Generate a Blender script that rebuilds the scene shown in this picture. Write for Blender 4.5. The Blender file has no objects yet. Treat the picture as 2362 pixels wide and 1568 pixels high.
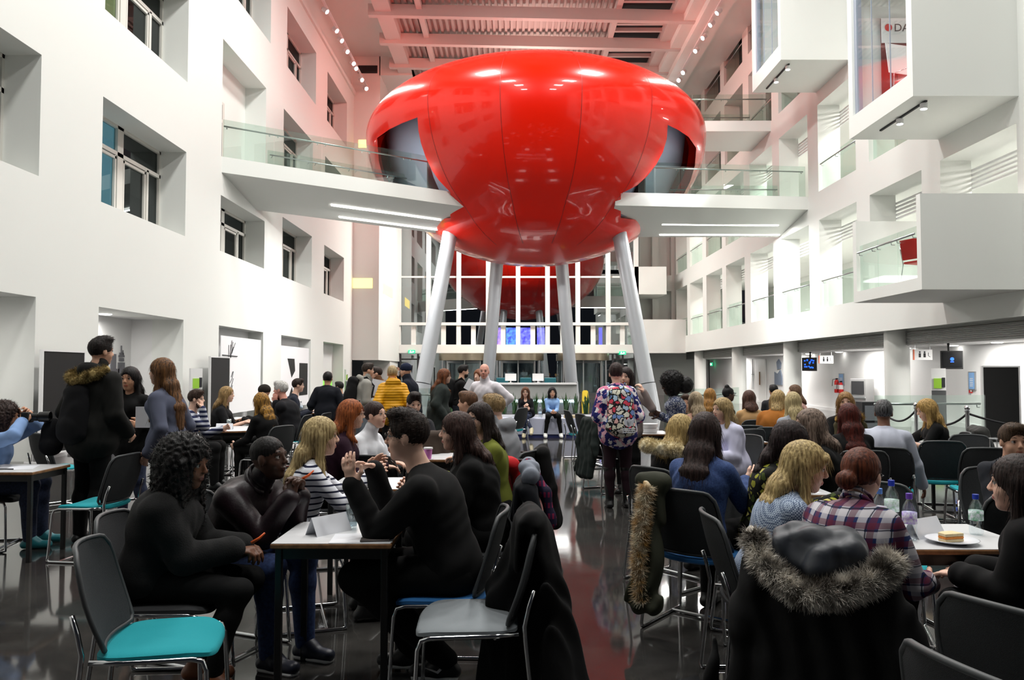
import bpy, math, random
import numpy as np
from mathutils import Vector, Matrix
random.seed(7); rng = np.random.default_rng(7)
SC = bpy.context.scene; COL = SC.collection
PI = math.pi
# ---------- camera, world, exposure ----------
CAMH, FPX, PITCH = 1.55, 1800.0, math.atan(71/1800)
cam = bpy.data.objects.new('camera', bpy.data.cameras.new('camera')); COL.objects.link(cam)
cam.data.sensor_width = 36; cam.data.lens = 36*FPX/2362; cam.data.clip_end = 300; cam.data.clip_start = .05
cam.location = (0, 0, CAMH); cam.rotation_euler = (PI/2+PITCH, 0, 0)
SC.camera = cam
w = bpy.data.worlds.new('night'); SC.world = w; w.use_nodes = True
w.node_tree.nodes['Background'].inputs[0].default_value = (.5, .55, .7, 1)
w.node_tree.nodes['Background'].inputs[1].default_value = .022
SC.view_settings.view_transform = 'Standard'; SC.view_settings.look = 'None'
SC.view_settings.exposure = 0.13; SC.view_settings.gamma = 1
def light(name, kind, loc, power, col=(1, 1, 1), size=.1, target=None, spot=None, blend=.6, shape=None, sy=None, spread=None):
    d = bpy.data.lights.new(name, kind); d.energy = power; d.color = col
    o = bpy.data.objects.new(name, d); COL.objects.link(o); o.location = loc
    if kind == 'AREA':
        d.size = size
        if sy: d.shape = 'RECTANGLE'; d.size_y = sy
        if spread: d.spread = spread
    else: d.shadow_soft_size = size
    if kind == 'SPOT': d.spot_size = spot; d.spot_blend = blend
    if target is not None:
        o.rotation_euler = (Vector(target)-Vector(loc)).to_track_quat('-Z', 'Y').to_euler()
    return o
WARM = (1, .93, .80)
for y, p in ((2, 540), (9, 620), (16, 660), (22.5, 720)):
    for x in (-2.8, 4.8):
        light('roof_light', 'AREA', (x, y, 16.2), p, (1, .985, .95), 1.6)  # unseen area lamps added above the view as general fill
light('lobby_light', 'AREA', (.4, 41.5, 12.5), 2300, (1, .98, .93), 4, sy=3)  # added lamp without a fitting, lifts the ambient level at the far end
LTRACK = [27, 29, 30.4, 32.1, 34.3, 36.4, 38.5] ; RTRACK = [27.5, 29.5, 31, 33.2, 35.5, 38]
for i, y in enumerate(LTRACK):
    light('track_light', 'SPOT', (-7.5, y, 15.9), 430, (1, .95, .88), .1, (.9, 28+y*.1, 9), 1.9)
for i, y in enumerate(RTRACK):
    light('track_light', 'SPOT', (8.3, y, 15.95), 430, (1, .95, .88), .1, (.9, 28+y*.1, 9), 1.9)
RED = (1, .22, .16)
light('red_wash', 'SPOT', (-3.0, 32, 15.6), 500, RED, .5, (-8.2, 37, 12.8), 2.1, 1)  # added spots standing in for red light bounced off the pod
light('red_wash', 'SPOT', (-1.5, 34.5, 15.2), 360, RED, .5, (-6, 40, 14), 2.0, 1)
light('red_wash', 'SPOT', (4.5, 31, 15.2), 500, RED, .5, (10.3, 36, 12.6), 2.0, 1)
light('ceiling_wash', 'SPOT', (1.0, 36, 13.6), 750, (1, .62, .55), .5, (1, 36, 18), 2.6, 1)  # added pinkish uplight that brightens the roof beams
for y in (12, 19, 26, 34, 42): light('arcade_light', 'AREA', (11.6, y, 2.24), 125, (1, .97, .92), .5, sy=2)
for y in (11.5, 17.4, 23.6): light('alcove_light', 'AREA', (-9.1, y, 2.7), 40, (1, .97, .92), .4)
for z in (6.5, 10.4):
    for y in (17, 25, 33, 42): light('gallery_light', 'AREA', (12.2, y, z), 190, (1, .96, .9), .8)
# ---------- photo <-> world ----------
cp, sp = math.cos(PITCH), math.sin(PITCH)
def ray(px, py):
    u = (px-1181)/FPX; v = (784-py)/FPX
    return Vector((u, cp-v*sp, v*cp+sp))
def atY(px, py, Y): r = ray(px, py); t = Y/r.y; return Vector((r.x*t, Y, CAMH+r.z*t))
def atZ(px, py, Z): r = ray(px, py); t = (Z-CAMH)/r.z; return Vector((r.x*t, r.y*t, Z))
def atX(px, py, X): r = ray(px, py); t = X/r.x; return Vector((X, r.y*t, CAMH+r.z*t))
# ---------- materials ----------
def L(c):  # srgb 0-255 -> linear
    return tuple(((v/255+.055)/1.055)**2.4 if v > 10 else v/255/12.92 for v in c)
MATS = {}
def mat(name, rgb, rough=.6, metal=0, emit=0, bump=0, bscale=60, spec=.5, coat=0, sheen=0, trans=0, alpha=1, rgb2=None, nscale=20, stretch=None, rr=None, subs=0):
    if name in MATS: return MATS[name]
    m = bpy.data.materials.new(name); m.use_nodes = True; MATS[name] = m
    nt = m.node_tree; N = nt.nodes; K = nt.links; b = N['Principled BSDF']
    c = (*L(rgb), 1)
    b.inputs['Base Color'].default_value = c; b.inputs['Roughness'].default_value = rough
    b.inputs['Metallic'].default_value = metal; b.inputs['Specular IOR Level'].default_value = spec
    b.inputs['Coat Weight'].default_value = coat; b.inputs['Sheen Weight'].default_value = sheen
    b.inputs['Transmission Weight'].default_value = trans; b.inputs['Alpha'].default_value = alpha
    if emit: b.inputs['Emission Color'].default_value = c; b.inputs['Emission Strength'].default_value = emit
    if rgb2 or bump:
        tc = N.new('ShaderNodeTexCoord'); mp = N.new('ShaderNodeMapping'); K.new(tc.outputs['Object'], mp.inputs[0])
        if stretch: mp.inputs['Scale'].default_value = stretch
        n = N.new('ShaderNodeTexNoise'); n.inputs['Scale'].default_value = nscale if rgb2 else bscale; n.inputs['Detail'].default_value = 5
        K.new(mp.outputs[0], n.inputs[0])
        if rgb2:
            r = N.new('ShaderNodeValToRGB'); r.color_ramp.elements[0].position = .35; r.color_ramp.elements[1].position = .65
            r.color_ramp.elements[0].color = c; r.color_ramp.elements[1].color = (*L(rgb2), 1)
            K.new(n.outputs[0], r.inputs[0]); K.new(r.outputs[0], b.inputs['Base Color'])
        if bump:
            n2 = n
            if rgb2 and bscale != nscale:
                n2 = N.new('ShaderNodeTexNoise'); n2.inputs['Scale'].default_value = bscale; K.new(mp.outputs[0], n2.inputs[0])
            bp = N.new('ShaderNodeBump'); bp.inputs['Strength'].default_value = bump; bp.inputs['Distance'].default_value = .01
            K.new(n2.outputs[0], bp.inputs['Height']); K.new(bp.outputs[0], b.inputs['Normal'])
    return m
def glassmat(name, tint, refl=.12, rough=.0):
    if name in MATS: return MATS[name]
    m = bpy.data.materials.new(name); m.use_nodes = True; MATS[name] = m
    nt = m.node_tree; N = nt.nodes; K = nt.links; N.remove(N['Principled BSDF']); out = N['Material Output']
    t = N.new('ShaderNodeBsdfTransparent'); t.inputs[0].default_value = (*tint, 1)
    g = N.new('ShaderNodeBsdfGlossy'); g.inputs[0].default_value = (.9, .95, .95, 1); g.inputs['Roughness'].default_value = rough
    mx = N.new('ShaderNodeMixShader'); mx.inputs[0].default_value = refl
    K.new(t.outputs[0], mx.inputs[1]); K.new(g.outputs[0], mx.inputs[2]); K.new(mx.outputs[0], out.inputs[0])
    return m
WHITE = mat('white_plaster', (221, 223, 219), .75, bump=.03, bscale=40)
WHITE2 = mat('white_board', (222, 222, 222), .6)
GREYP = mat('grey_paint', (118, 122, 128), .6)
STEEL = mat('brushed_steel', (170, 172, 174), .3, .9)
CHROME = mat('chrome', (205, 207, 210), .12, 1)
GLASS = glassmat('balustrade_glass', (.87, .93, .90), .06)
WGLASS = glassmat('window_glass', (.30, .36, .36), .10)
NGLASS = glassmat('night_glazing', (.42, .45, .47), .30)
CLEARG = glassmat('clear_glass', (.93, .96, .97), .10)
BLACKM = mat('matt_black', (9, 9, 10), .8)
DARK = mat('dark_void', (38, 39, 42), .8)
for x in (-3.6, 5.9): light('porch_light', 'SPOT', (x, 25.2, 7.75), 130, (.9, .95, 1), .15, (.9+(x-.9)*.75, 29.5, 9.0), 2.2, .8)  # added spots to brighten the grey drum inside the pod openings
light('lounge_light', 'AREA', (1, 31, 5.2), 90, (1, .98, .95), 2.5)  # added area lamp below the pod, fill for the floor level
LAMP = mat('lamp_white', (255, 252, 245), .5, emit=9)
STRIP = mat('strip_light', (255, 252, 246), .5, emit=5)
def floor_mat():
    m = bpy.data.materials.new('polished_terrazzo'); m.use_nodes = True; nt = m.node_tree; N = nt.nodes; K = nt.links; b = N['Principled BSDF']
    tc = N.new('ShaderNodeTexCoord')
    n = N.new('ShaderNodeTexNoise'); n.inputs['Scale'].default_value = .9; n.inputs['Detail'].default_value = 9; n.inputs['Roughness'].default_value = .75; n.inputs['Distortion'].default_value = .4
    K.new(tc.outputs['Object'], n.inputs[0])
    r = N.new('ShaderNodeValToRGB'); e = r.color_ramp.elements
    e[0].position = .3; e[0].color = (*L((30, 30, 31)), 1); e[1].position = .7; e[1].color = (*L((66, 64, 61)), 1)
    K.new(n.outputs[0], r.inputs[0])
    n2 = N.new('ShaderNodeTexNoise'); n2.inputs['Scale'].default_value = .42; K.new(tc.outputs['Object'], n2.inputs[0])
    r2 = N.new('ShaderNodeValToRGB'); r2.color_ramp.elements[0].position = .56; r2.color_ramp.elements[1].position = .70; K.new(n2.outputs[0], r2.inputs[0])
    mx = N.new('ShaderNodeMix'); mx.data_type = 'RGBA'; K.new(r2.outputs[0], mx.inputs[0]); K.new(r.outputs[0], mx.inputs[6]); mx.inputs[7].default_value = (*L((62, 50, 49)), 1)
    br = N.new('ShaderNodeTexBrick'); br.offset = 0; br.inputs['Scale'].default_value = 1; br.inputs['Mortar Size'].default_value = .006
    br.inputs['Brick Width'].default_value = 6; br.inputs['Row Height'].default_value = 6; K.new(tc.outputs['Object'], br.inputs[0])
    mj = N.new('ShaderNodeMix'); mj.data_type = 'RGBA'; K.new(br.outputs['Fac'], mj.inputs[0]); K.new(mx.outputs[2], mj.inputs[6]); mj.inputs[7].default_value = (.02, .02, .02, 1)
    K.new(mj.outputs[2], b.inputs['Base Color'])
    n3 = N.new('ShaderNodeTexNoise'); n3.inputs['Scale'].default_value = 1.7; n3.inputs['Detail'].default_value = 6; K.new(tc.outputs['Object'], n3.inputs[0])
    mr = N.new('ShaderNodeMapRange'); mr.inputs[3].default_value = .02; mr.inputs[4].default_value = .12; K.new(n3.outputs[0], mr.inputs[0]); K.new(mr.outputs[0], b.inputs['Roughness'])
    bp = N.new('ShaderNodeBump'); bp.inputs['Strength'].default_value = .03; bp.inputs['Distance'].default_value = .02; K.new(n3.outputs[0], bp.inputs['Height']); K.new(bp.outputs[0], b.inputs['Normal'])
    b.inputs['Specular IOR Level'].default_value = .6
    return m
# ---------- mesh helpers ----------
def mesh_obj(name, v, f, m=None, parent=None, smooth=False, mats=None, midx=None, auto=None):
    me = bpy.data.meshes.new(name); me.from_pydata([tuple(q) for q in v] if not isinstance(v, np.ndarray) else v.tolist(), [], f if not isinstance(f, np.ndarray) else f.tolist())
    for q in (mats or [m]): me.materials.append(q)
    if midx is not None: me.polygons.foreach_set('material_index', midx)
    if smooth: me.polygons.foreach_set('use_smooth', [True]*len(me.polygons))
    me.update()
    if auto is not None:
        try: me.set_sharp_from_angle(angle=auto)
        except Exception: pass
    o = bpy.data.objects.new(name, me); COL.objects.link(o)
    if parent: o.parent = parent
    return o
class MB:
    def __init__(s): s.v = []; s.f = []
    def add(s, v, f):
        n = len(s.v); s.v += [tuple(q) for q in v]; s.f += [tuple(i+n for i in q) for q in f]; return s
    def box(s, a, b, M=None):
        x0, y0, z0 = a; x1, y1, z1 = b
        v = [(x0, y0, z0), (x1, y0, z0), (x1, y1, z0), (x0, y1, z0), (x0, y0, z1), (x1, y0, z1), (x1, y1, z1), (x0, y1, z1)]
        if M is not None: v = [M @ Vector(q) for q in v]
        return s.add(v, [(0, 3, 2, 1), (4, 5, 6, 7), (0, 1, 5, 4), (1, 2, 6, 5), (2, 3, 7, 6), (3, 0, 4, 7)])
    def hexa(s, p):  # 8 points: bottom 4, top 4
        return s.add(p, [(0, 3, 2, 1), (4, 5, 6, 7), (0, 1, 5, 4), (1, 2, 6, 5), (2, 3, 7, 6), (3, 0, 4, 7)])
    def quad(s, a, b, c, d): return s.add([a, b, c, d], [(0, 1, 2, 3)])
    def tube(s, pts, r, n=8, closed=False, caps=True):
        pts = [Vector(p) for p in pts]; m = len(pts); rs = r if isinstance(r, (list, tuple)) else [r]*m
        vs = []; prev = None
        for i, p in enumerate(pts):
            if closed: t = pts[(i+1) % m]-pts[i-1]
            else: t = pts[min(i+1, m-1)]-pts[max(i-1, 0)]
            t.normalize()
            if prev is None: u = t.orthogonal().normalized()
            else: u = (prev-t*prev.dot(t)); u = u.normalized() if u.length > 1e-6 else t.orthogonal().normalized()
            prev = u; w_ = t.cross(u)
            vs += [p+(u*math.cos(2*PI*k/n)+w_*math.sin(2*PI*k/n))*rs[i] for k in range(n)]
        fs = []
        for i in range(m if closed else m-1):
            j = (i+1) % m
            for k in range(n): fs.append((i*n+k, i*n+(k+1) % n, j*n+(k+1) % n, j*n+k))
        if not closed and caps: fs.append(tuple(range(n-1, -1, -1))); fs.append(tuple((m-1)*n+k for k in range(n)))
        return s.add(vs, fs)
    def lathe(s, prof, n=24, c=(0, 0, 0), M=None):
        vs = []; fs = []; m = len(prof)
        for r, z in prof:
            for k in range(n):
                q = Vector((r*math.cos(2*PI*k/n), r*math.sin(2*PI*k/n), z)); q = M @ q if M is not None else q
                vs.append(q+Vector(c))
        for i in range(m-1):
            for k in range(n): fs.append((i*n+k, i*n+(k+1) % n, (i+1)*n+(k+1) % n, (i+1)*n+k))
        if prof[0][0] > 1e-5: fs.append(tuple(range(n-1, -1, -1)))
        if prof[-1][0] > 1e-5: fs.append(tuple((m-1)*n+k for k in range(n)))
        return s.add(vs, fs)
    def prism(s, poly, a, b, f):  # poly of 2D points, f(u,v,t)->xyz
        n = len(poly)
        vs = [f(u, v, a) for u, v in poly]+[f(u, v, b) for u, v in poly]
        return s.add(vs, [tuple(range(n)), tuple(range(2*n-1, n-1, -1))]+[(i, i+n, (i+1) % n+n, (i+1) % n) for i in range(n)])
    def build(s, name, m, parent=None, smooth=False, auto=None, bevel=0):
        o = mesh_obj(name, s.v, s.f, m, parent, smooth or auto is not None, auto=auto)
        if bevel:
            b = o.modifiers.new('b', 'BEVEL'); b.width = bevel; b.segments = 2; b.limit_method = 'ANGLE'
        return o
def fixn(o):
    import bmesh
    bm = bmesh.new(); bm.from_mesh(o.data); bmesh.ops.recalc_face_normals(bm, faces=bm.faces); bm.to_mesh(o.data); bm.free(); return o
def tag(o, label=None, cat=None, group=None, kind=None):
    if label: o['label'] = label
    if cat: o['category'] = cat
    if group: o['group'] = group
    if kind: o['kind'] = kind
    return o
def empty(name, loc=(0, 0, 0), rz=0, label=None, cat=None, group=None, kind=None):
    o = bpy.data.objects.new(name, None); COL.objects.link(o); o.location = loc; o.rotation_euler = (0, 0, rz); o.empty_display_size = .1
    return tag(o, label, cat, group, kind)
def struct(name, mb, m, **k): return tag(mb.build(name, m, **k), kind='structure')
def dup(root, loc=None, rz=None, label=None, group=None):
    def cp_(o, par):
        c = o.copy(); COL.objects.link(c)
        if par: c.parent = par; c.matrix_parent_inverse = o.matrix_parent_inverse
        for ch in KIDS.get(o.name, []): cp_(ch, c)
        return c
    KIDS = {}
    for o in COL.objects:
        if o.parent: KIDS.setdefault(o.parent.name, []).append(o)
    r = cp_(root, None)
    if loc is not None: r.location = loc
    if rz is not None: r.rotation_euler = (0, 0, rz)
    if label: r['label'] = label
    if group: r['group'] = group
    return r
def ordn(i): return ('first', 'second', 'third', 'fourth', 'fifth', 'sixth', 'seventh', 'eighth', 'ninth', 'tenth', 'eleventh', 'twelfth')[i]
# =================== STRUCTURE ===================
def holed(mb, P, us, vs, holes, depth, Nn):
    """wall sheet in (u,v) with rectangular holes and reveals; P(u,v,d)->xyz"""
    U = sorted(set(us+[h[0] for h in holes]+[h[1] for h in holes])); V = sorted(set(vs+[h[2] for h in holes]+[h[3] for h in holes]))
    U = [u for u in U if us[0] <= u <= us[-1]]; V = [v for v in V if vs[0] <= v <= vs[-1]]
    for a, b in zip(U, U[1:]):
        for c, d in zip(V, V[1:]):
            mu, mv = (a+b)/2, (c+d)/2
            if any(h[0] < mu < h[1] and h[2] < mv < h[3] for h in holes): continue
            mb.quad(P(a, c, 0), P(b, c, 0), P(b, d, 0), P(a, d, 0))
            mb.quad(P(a, c, depth), P(b, c, depth), P(b, d, depth), P(a, d, depth))
    for a, b, c, d in holes:
        c2 = max(c, vs[0])
        mb.quad(P(a, c2, 0), P(a, d, 0), P(a, d, depth), P(a, c2, depth)); mb.quad(P(b, c2, 0), P(b, d, 0), P(b, d, depth), P(b, c2, depth))
        mb.quad(P(a, d, 0), P(b, d, 0), P(b, d, depth), P(a, d, depth))
        if c > vs[0]: mb.quad(P(a, c, 0), P(b, c, 0), P(b, c, depth), P(a, c, depth))
XL, XR = -8.2, 10.3
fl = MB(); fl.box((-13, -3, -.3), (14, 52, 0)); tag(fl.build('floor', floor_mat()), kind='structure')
# --- left wall
LB = [(9.4, 13.4), (15.45, 19.45), (21.8, 25.7), (27.7, 31.8), (33.9, 37.9)]
LH = []
for i, (a, b) in enumerate(LB):
    LH.append((a, b, 0, 2.82)); LH.append((a, b, 4.92, 6.5 if i == 2 else 7.05))
    LH.append((a, b, 7.6 if i == 2 else 8.83, 10.97)); LH.append((a+.3, b+.4, 12.65, 14.85))
mb = MB(); holed(mb, lambda u, v, d: (XL-d, u, v), [-3, 40], [0, 15.95], LH, .78, 1)
wl = fixn(struct('wall_left', mb, WHITE))
mb = MB(); mb.box((-9.0, -3, 15.95), (-8.35, 40, 18.6)); mb.box((-8.95, -3, 15.8), (-8.1, 40, 16.0)); struct('trim_1', mb, WHITE)
# cavity rooms behind left wall
mb = MB()
for z in (0, 4.0, 7.6, 11.7, 15.5): mb.box((-12.6, 5, z-.25 if z else -.3), (-8.98, 40, z))
mb.box((-12.7, 5, 0), (-12.6, 40, 16)); struct('wall_left_rooms', mb, GREYP)
TINT = {0: mat('pale_cyan_room', (150, 205, 225), .6, emit=1.8), 1: mat('warm_room', (235, 225, 160), .6, emit=1.8)}
FRAME = mat('window_frame_white', (205, 203, 196), .5)
wn = 0
def left_window(y0, y1, z0, z1, lit=None):
    """side-hung casement group: tall light + transom each side of a mullion"""
    global wn
    wn += 1; X = XL-.70
    w0 = max(y0, y1-3.4); g = MB(); g.box((X-.012, w0, z0), (X, y1, z1)); p = tag(g.build('window_%d' % wn, WGLASS), kind='structure')
    f = MB(); t = .07
    mid = w0+(y1-w0)*.41; s2 = w0+(y1-w0)*.80; tr = z1-(z1-z0)*.30
    for a, b, c, d in ((w0, y1, z0, z0+t), (w0, y1, z1-t, z1), (w0, w0+t, z0, z1), (y1-t, y1, z0, z1), (mid-.13, mid+.13, z0, z1), (s2-.05, s2+.05, z0, tr), (w0, y1, tr-.045, tr+.045)):
        f.box((X-.05, a, c), (X+.06, b, d))
    for a, b in ((w0+t, mid-.13), (mid+.13, s2-.05)):
        for q in ((a+.03, a+.09, z0+t, tr-.05), (b-.09, b-.03, z0+t, tr-.05), (a+.03, b-.03, tr-.13, tr-.07), (a+.03, b-.03, z0+t, z0+t+.06)):
            f.box((X-.02, q[0], q[2]), (X+.05, q[1], q[3]))
    f.build('window_frame', FRAME, p)
    bl = MB(); bl.box((X-.05, w0+.02, z0+.03), (X-.03, mid-.05 if lit == 0 else mid+.3, z1-.03)) if lit is not None else None
    if lit is not None: bl.build('blind', TINT[lit], p)
    return p
for i, (a, b) in enumerate(LB):
    left_window(a, b, 4.92, 6.5 if i == 2 else 7.05, 0 if i in (1, 3) else None)
    if i != 2: left_window(a, b, 8.83, 10.97, 1 if i == 1 else None)
    left_window(a+.3, b+.4, 12.65, 14.85, None)
# alcove backs
mb = MB()
for i, (a, b) in enumerate(LB): mb.box((-9.55 if i in (0, 1) else -8.75, a-.3, 0), (-9.5 if i in (0, 1) else -8.7, b+.3, 2.9))
for i in (0, 1):
    a, b = LB[i]; mb.box((-9.9, a-.05, 0), (-8.6, a-.001, 2.9)); mb.box((-9.9, b+.001, 0), (-8.6, b+.05, 2.9)); mb.box((-9.9, a, 2.821), (-8.6, b, 2.9))
struct('wall_alcoves', mb, WHITE2)
mb = MB()
e = [-3]+[q for ab in LB for q in ab]+[40]
for a, b in zip(e[0::2], e[1::2]): mb.box((XL-.01, a, 0), (XL+.02, b, .13))
struct('baseboard_left', mb, WHITE2)
# level-2 door in bay 2 (walkway door)
mb = MB(); mb.box((XL-.76, 21.6, 7.6), (XL-.70, 25.9, 11)); struct('wall_walkway_lobby', mb, WHITE)
mb = MB(); mb.box((XL-.71, 22.0, 7.6), (XL-.64, 23.7, 9.75)); d = tag(mb.build('door_1', FRAME), kind='structure')
mb = MB(); mb.box((XL-.655, 22.2, 7.75), (XL-.63, 23.5, 9.1)); mb.box((XL-.655, 22.2, 9.2), (XL-.63, 23.5, 9.65)); mb.build('door_glass', DARK, d)
# --- end core left
mb = MB(); mb.hexa([(-8.3, 40, 2.1), (-6.85, 40, 2.1), (-6.7, 46.5, 2.1), (-8.3, 46.5, 2.1), (-8.3, 40, 18.6), (-6.85, 40, 18.6), (-6.7, 46.5, 18.6), (-8.3, 46.5, 18.6)])
mb.box((-8.3, 43.5, 0), (-6.8, 46.5, 2.1)); mb.box((-12.6, 46.2, 0), (-8.2, 46.5, 18)); mb.box((-12.6, 39.9, 2.1), (-8.3, 40.1, 18))
struct('wall_core', mb, WHITE)
SLOT = mat('lit_slot', (250, 226, 140), .5, emit=1.6)
mb = MB()
mb.box((-8.18, 39.97, 5.8), (-7.18, 40.02, 6.3)); struct('window_20', mb, SLOT)
mb = MB(); mb.box((-7.95, 39.97, 13.1), (-7.2, 40.02, 13.5)); struct('window_21', mb, SLOT)
mb = MB(); mb.quad((-6.84, 40.5, 5.65), (-6.75, 44, 5.65), (-6.75, 44, 6.2), (-6.84, 40.5, 6.2)); struct('window_22', mb, SLOT)
mb = MB(); mb.box((-8.0, 39.95, 17.0), (-7.0, 40.01, 17.4))
for k in range(6): mb.box((-7.98, 39.92, 17.03+k*.06), (-7.02, 39.95, 17.06+k*.06))
tag(mb.build('air_grille', DARK), 'dark slatted air grille high on the pink-lit core wall', 'grille')
# --- right facade
RB = [(15.8-3.7*k, 18.6-3.7*k) for k in (3, 2, 1)]+[(15.75, 18.6), (19.45, 22.3), (23.15, 26.0), (26.9, 29.8), (30.6, 33.55), (34.4, 37.4), (38.1, 41.2), (42, 45), (45.75, 48.8)]
ROWS = [(3.63, 6.6), (7.56, 10.5), (11.47, 14.4), (15.35, 17.8)]
RH = [(a, b, c, d) for a, b in RB for c, d in ROWS]
mb = MB(); holed(mb, lambda u, v, d: (XR+d, u, v), [-3, 49.3], [2.65, 18.6], RH, .75, 1)
fixn(struct('wall_right', mb, WHITE))
mb = MB()
for z0, z1 in ((2.65, 3.55), (6.65, 7.5), (10.55, 11.4), (14.45, 15.3)): mb.box((11.0, -3, z0), (16, 49.3, z1))
mb.box((15.9, -3, 3), (16, 49.3, 18.6)); struct('wall_gallery_back', mb, WHITE)
# ribbed ceiling soffits seen in the openings
mb = MB()
for z in (6.45, 10.35):
    for k in range(5): mb.box((11.06, -3, z-.55+k*.11), (11.12, 49, z-.5+k*.11))
struct('trim_2', mb, WHITE2)
# ground arcade
mb = MB()
for k in range(9): mb.box((10.95, -3, 2.27+k*.045), (11.03, 49, 2.295+k*.045))
mb.box((11.03, -3, 2.25), (11.1, 49, 2.66)); struct('trim_3', mb, mat('louvre_grey', (150, 150, 146), .5))
mb = MB(); mb.box((11.0, -3, 2.25), (14, 49.3, 2.6)); struct('ceiling_arcade', mb, WHITE2)
mb = MB(); mb.box((12.4, -3, 0), (12.6, 26.5, 2.3)); mb.box((12.4, 26.5, 0), (12.6, 49, 2.3)); struct('wall_arcade', mb, WHITE2)
mb = MB(); mb.box((12.37, -3, 0), (12.4, 49, .12)); struct('baseboard_arcade', mb, WHITE2)
for k, y in enumerate((14.2, 22, 30.2, 37.3, 45)):
    mb = MB(); mb.lathe([(.33, 0), (.33, 2.7)], 40, (10.85, y, 0)); c = mb.build('column_%d' % (k+1), WHITE, auto=.6); tag(c, kind='structure')
# downlights
k = 0
dl = MB(); dl.lathe([(.0, -.012), (.10, -.012), (.13, 0), (.13, .01)], 20)
base = None
spots = [(2300, 790), (2210, 797), (2091, 803), (1967, 812), (1893, 816), (1858, 818), (1745, 825), (1654, 831)]
for q, (px, py) in enumerate(spots):
    p = atZ(px, py, 2.245)
    p.x = min(max(p.x, 11.15), 12.2)
    if base is None: base = dl.build('downlight', LAMP)
    o = base if q == 0 else base.copy()
    if q: COL.objects.link(o)
    o.location = (p.x, p.y, 2.243); tag(o, 'round recessed downlight in the arcade ceiling, %s counting from the near end' % ordn(q), 'ceiling light', 'downlights in the arcade ceiling')
for (px, py, X, z, lab) in ((2295, 441, 11.8, 6.62, 'round downlight glowing above the projecting white balcony box'), (243, 731, -9.1, 2.81, 'round downlight in the ceiling of the left wall alcove')):
    p = atX(px, py, X); o = base.copy(); COL.objects.link(o); o.location = (X, p.y if X < 0 else 16.4, z); tag(o, lab, 'ceiling light'); del o['group']
# --- far end: glazed wall
YG = 46.5
GX0, GX1 = -6.7, 7.35
mb = MB(); mb.box((GX0, YG, 2.95), (GX1, YG+.03, 13)); struct('window_30', mb, NGLASS)
mb = MB()
mx = [(px-1181)/FPX*YG for px in (920, 988, 1058, 1126, 1195, 1263, 1333, 1403, 1468)]
for x in mx: mb.box((x-.13, YG-.2, 2.6), (x+.13, YG+.1, 13))
for z in (7.15,): mb.box((GX0, YG-.08, z-.05), (GX1, YG+.05, z+.05))
for z0, z1 in ((4.25, 4.42), (2.6, 3.1)): mb.box((GX0, YG-.25, z0), (GX1, YG+.1, z1))
for a, b in zip(mx, mx[1:]): mb.box(((a+b)/2-.14, YG-.1, 3.1), ((a+b)/2+.14, YG+.05, 4.25))
struct('window_31', mb, WHITE)
mb = MB(); mb.box((-8.3, YG, 13), (10.5, YG+.3, 18.6)); mb.box((7.35, YG, 2.6), (7.6, YG+.3, 13)); struct('wall_far', mb, WHITE)
# ground glazing + revolving doors
mb = MB(); mb.box((GX0, YG, 0), (GX1, YG+.02, 2.6)); struct('window_32', mb, NGLASS)
FR = mat('dark_frame', (60, 60, 62), .35, .6)
mb = MB()
for x in [GX0+.05, -5.6, -5.0, 6.0, 6.6, GX1-.05]: mb.box((x-.05, YG-.08, 0), (x+.05, YG+.05, 2.55))
mb.box((GX0, YG-.06, 2.2), (-5, YG+.04, 2.28)); mb.box((6, YG-.06, 2.2), (GX1, YG+.04, 2.28)); struct('window_33', mb, FR)
rd0 = None
for k, (px, nm) in enumerate(((1072, 'left'), (1195, 'middle'), (1345, 'right'))):
    x = (px-1181)/FPX*(YG-.8)
    if rd0 is None:
        rd0 = empty('revolving_door', (0, 0, 0))
        m_ = MB(); m_.lathe([(1.5, 2.15), (1.5, 2.55)], 40); m_.build('canopy', mat('bronze_steel', (150, 140, 122), .28, .8), rd0, auto=.6)
        for j in range(2):
            m_ = MB(); s0 = PI*j
            pr = [(1.47*math.cos(a), 1.47*math.sin(a)) for a in np.linspace(s0-.6, s0+.6, 9)]
            for (p, q) in zip(pr, pr[1:]): m_.quad((*p, .1), (*q, .1), (*q, 2.15), (*p, 2.15))
            m_.build('curved_glass', CLEARG, rd0, smooth=True)
        for j, a in enumerate((-.6, .6, PI-.6, PI+.6)):
            m_ = MB(); m_.box((1.47*math.cos(a)-.04, 1.47*math.sin(a)-.04, 0), (1.47*math.cos(a)+.04, 1.47*math.sin(a)+.04, 2.15)); m_.build('post', STEEL, rd0)
        for j in range(4):
            M = Matrix.Rotation(PI/4+j*PI/2, 4, 'Z'); m_ = MB()
            for bx in (((.05, -.02, 0), (1.35, .02, .25)), ((.05, -.02, 2.0), (1.35, .02, 2.12)), ((1.27, -.03, 0), (1.36, .03, 2.12))): m_.box(*bx, M)
            w_ = m_.build('door_wing', STEEL, rd0); m_ = MB(); m_.box((.05, -.005, .25), (1.3, .005, 2.0), M); m_.build('pane', CLEARG, w_)
        m_ = MB(); m_.lathe([(.05, 0), (.05, 2.15)], 12); m_.build('shaft', STEEL, rd0)
        o = rd0
    else: o = dup(rd0)
    o.location = (x, YG-.9, 0); tag(o, 'revolving glass entrance door with bronze canopy, the %s one of three under the glazed wall' % nm, 'door', 'revolving entrance doors')
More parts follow.
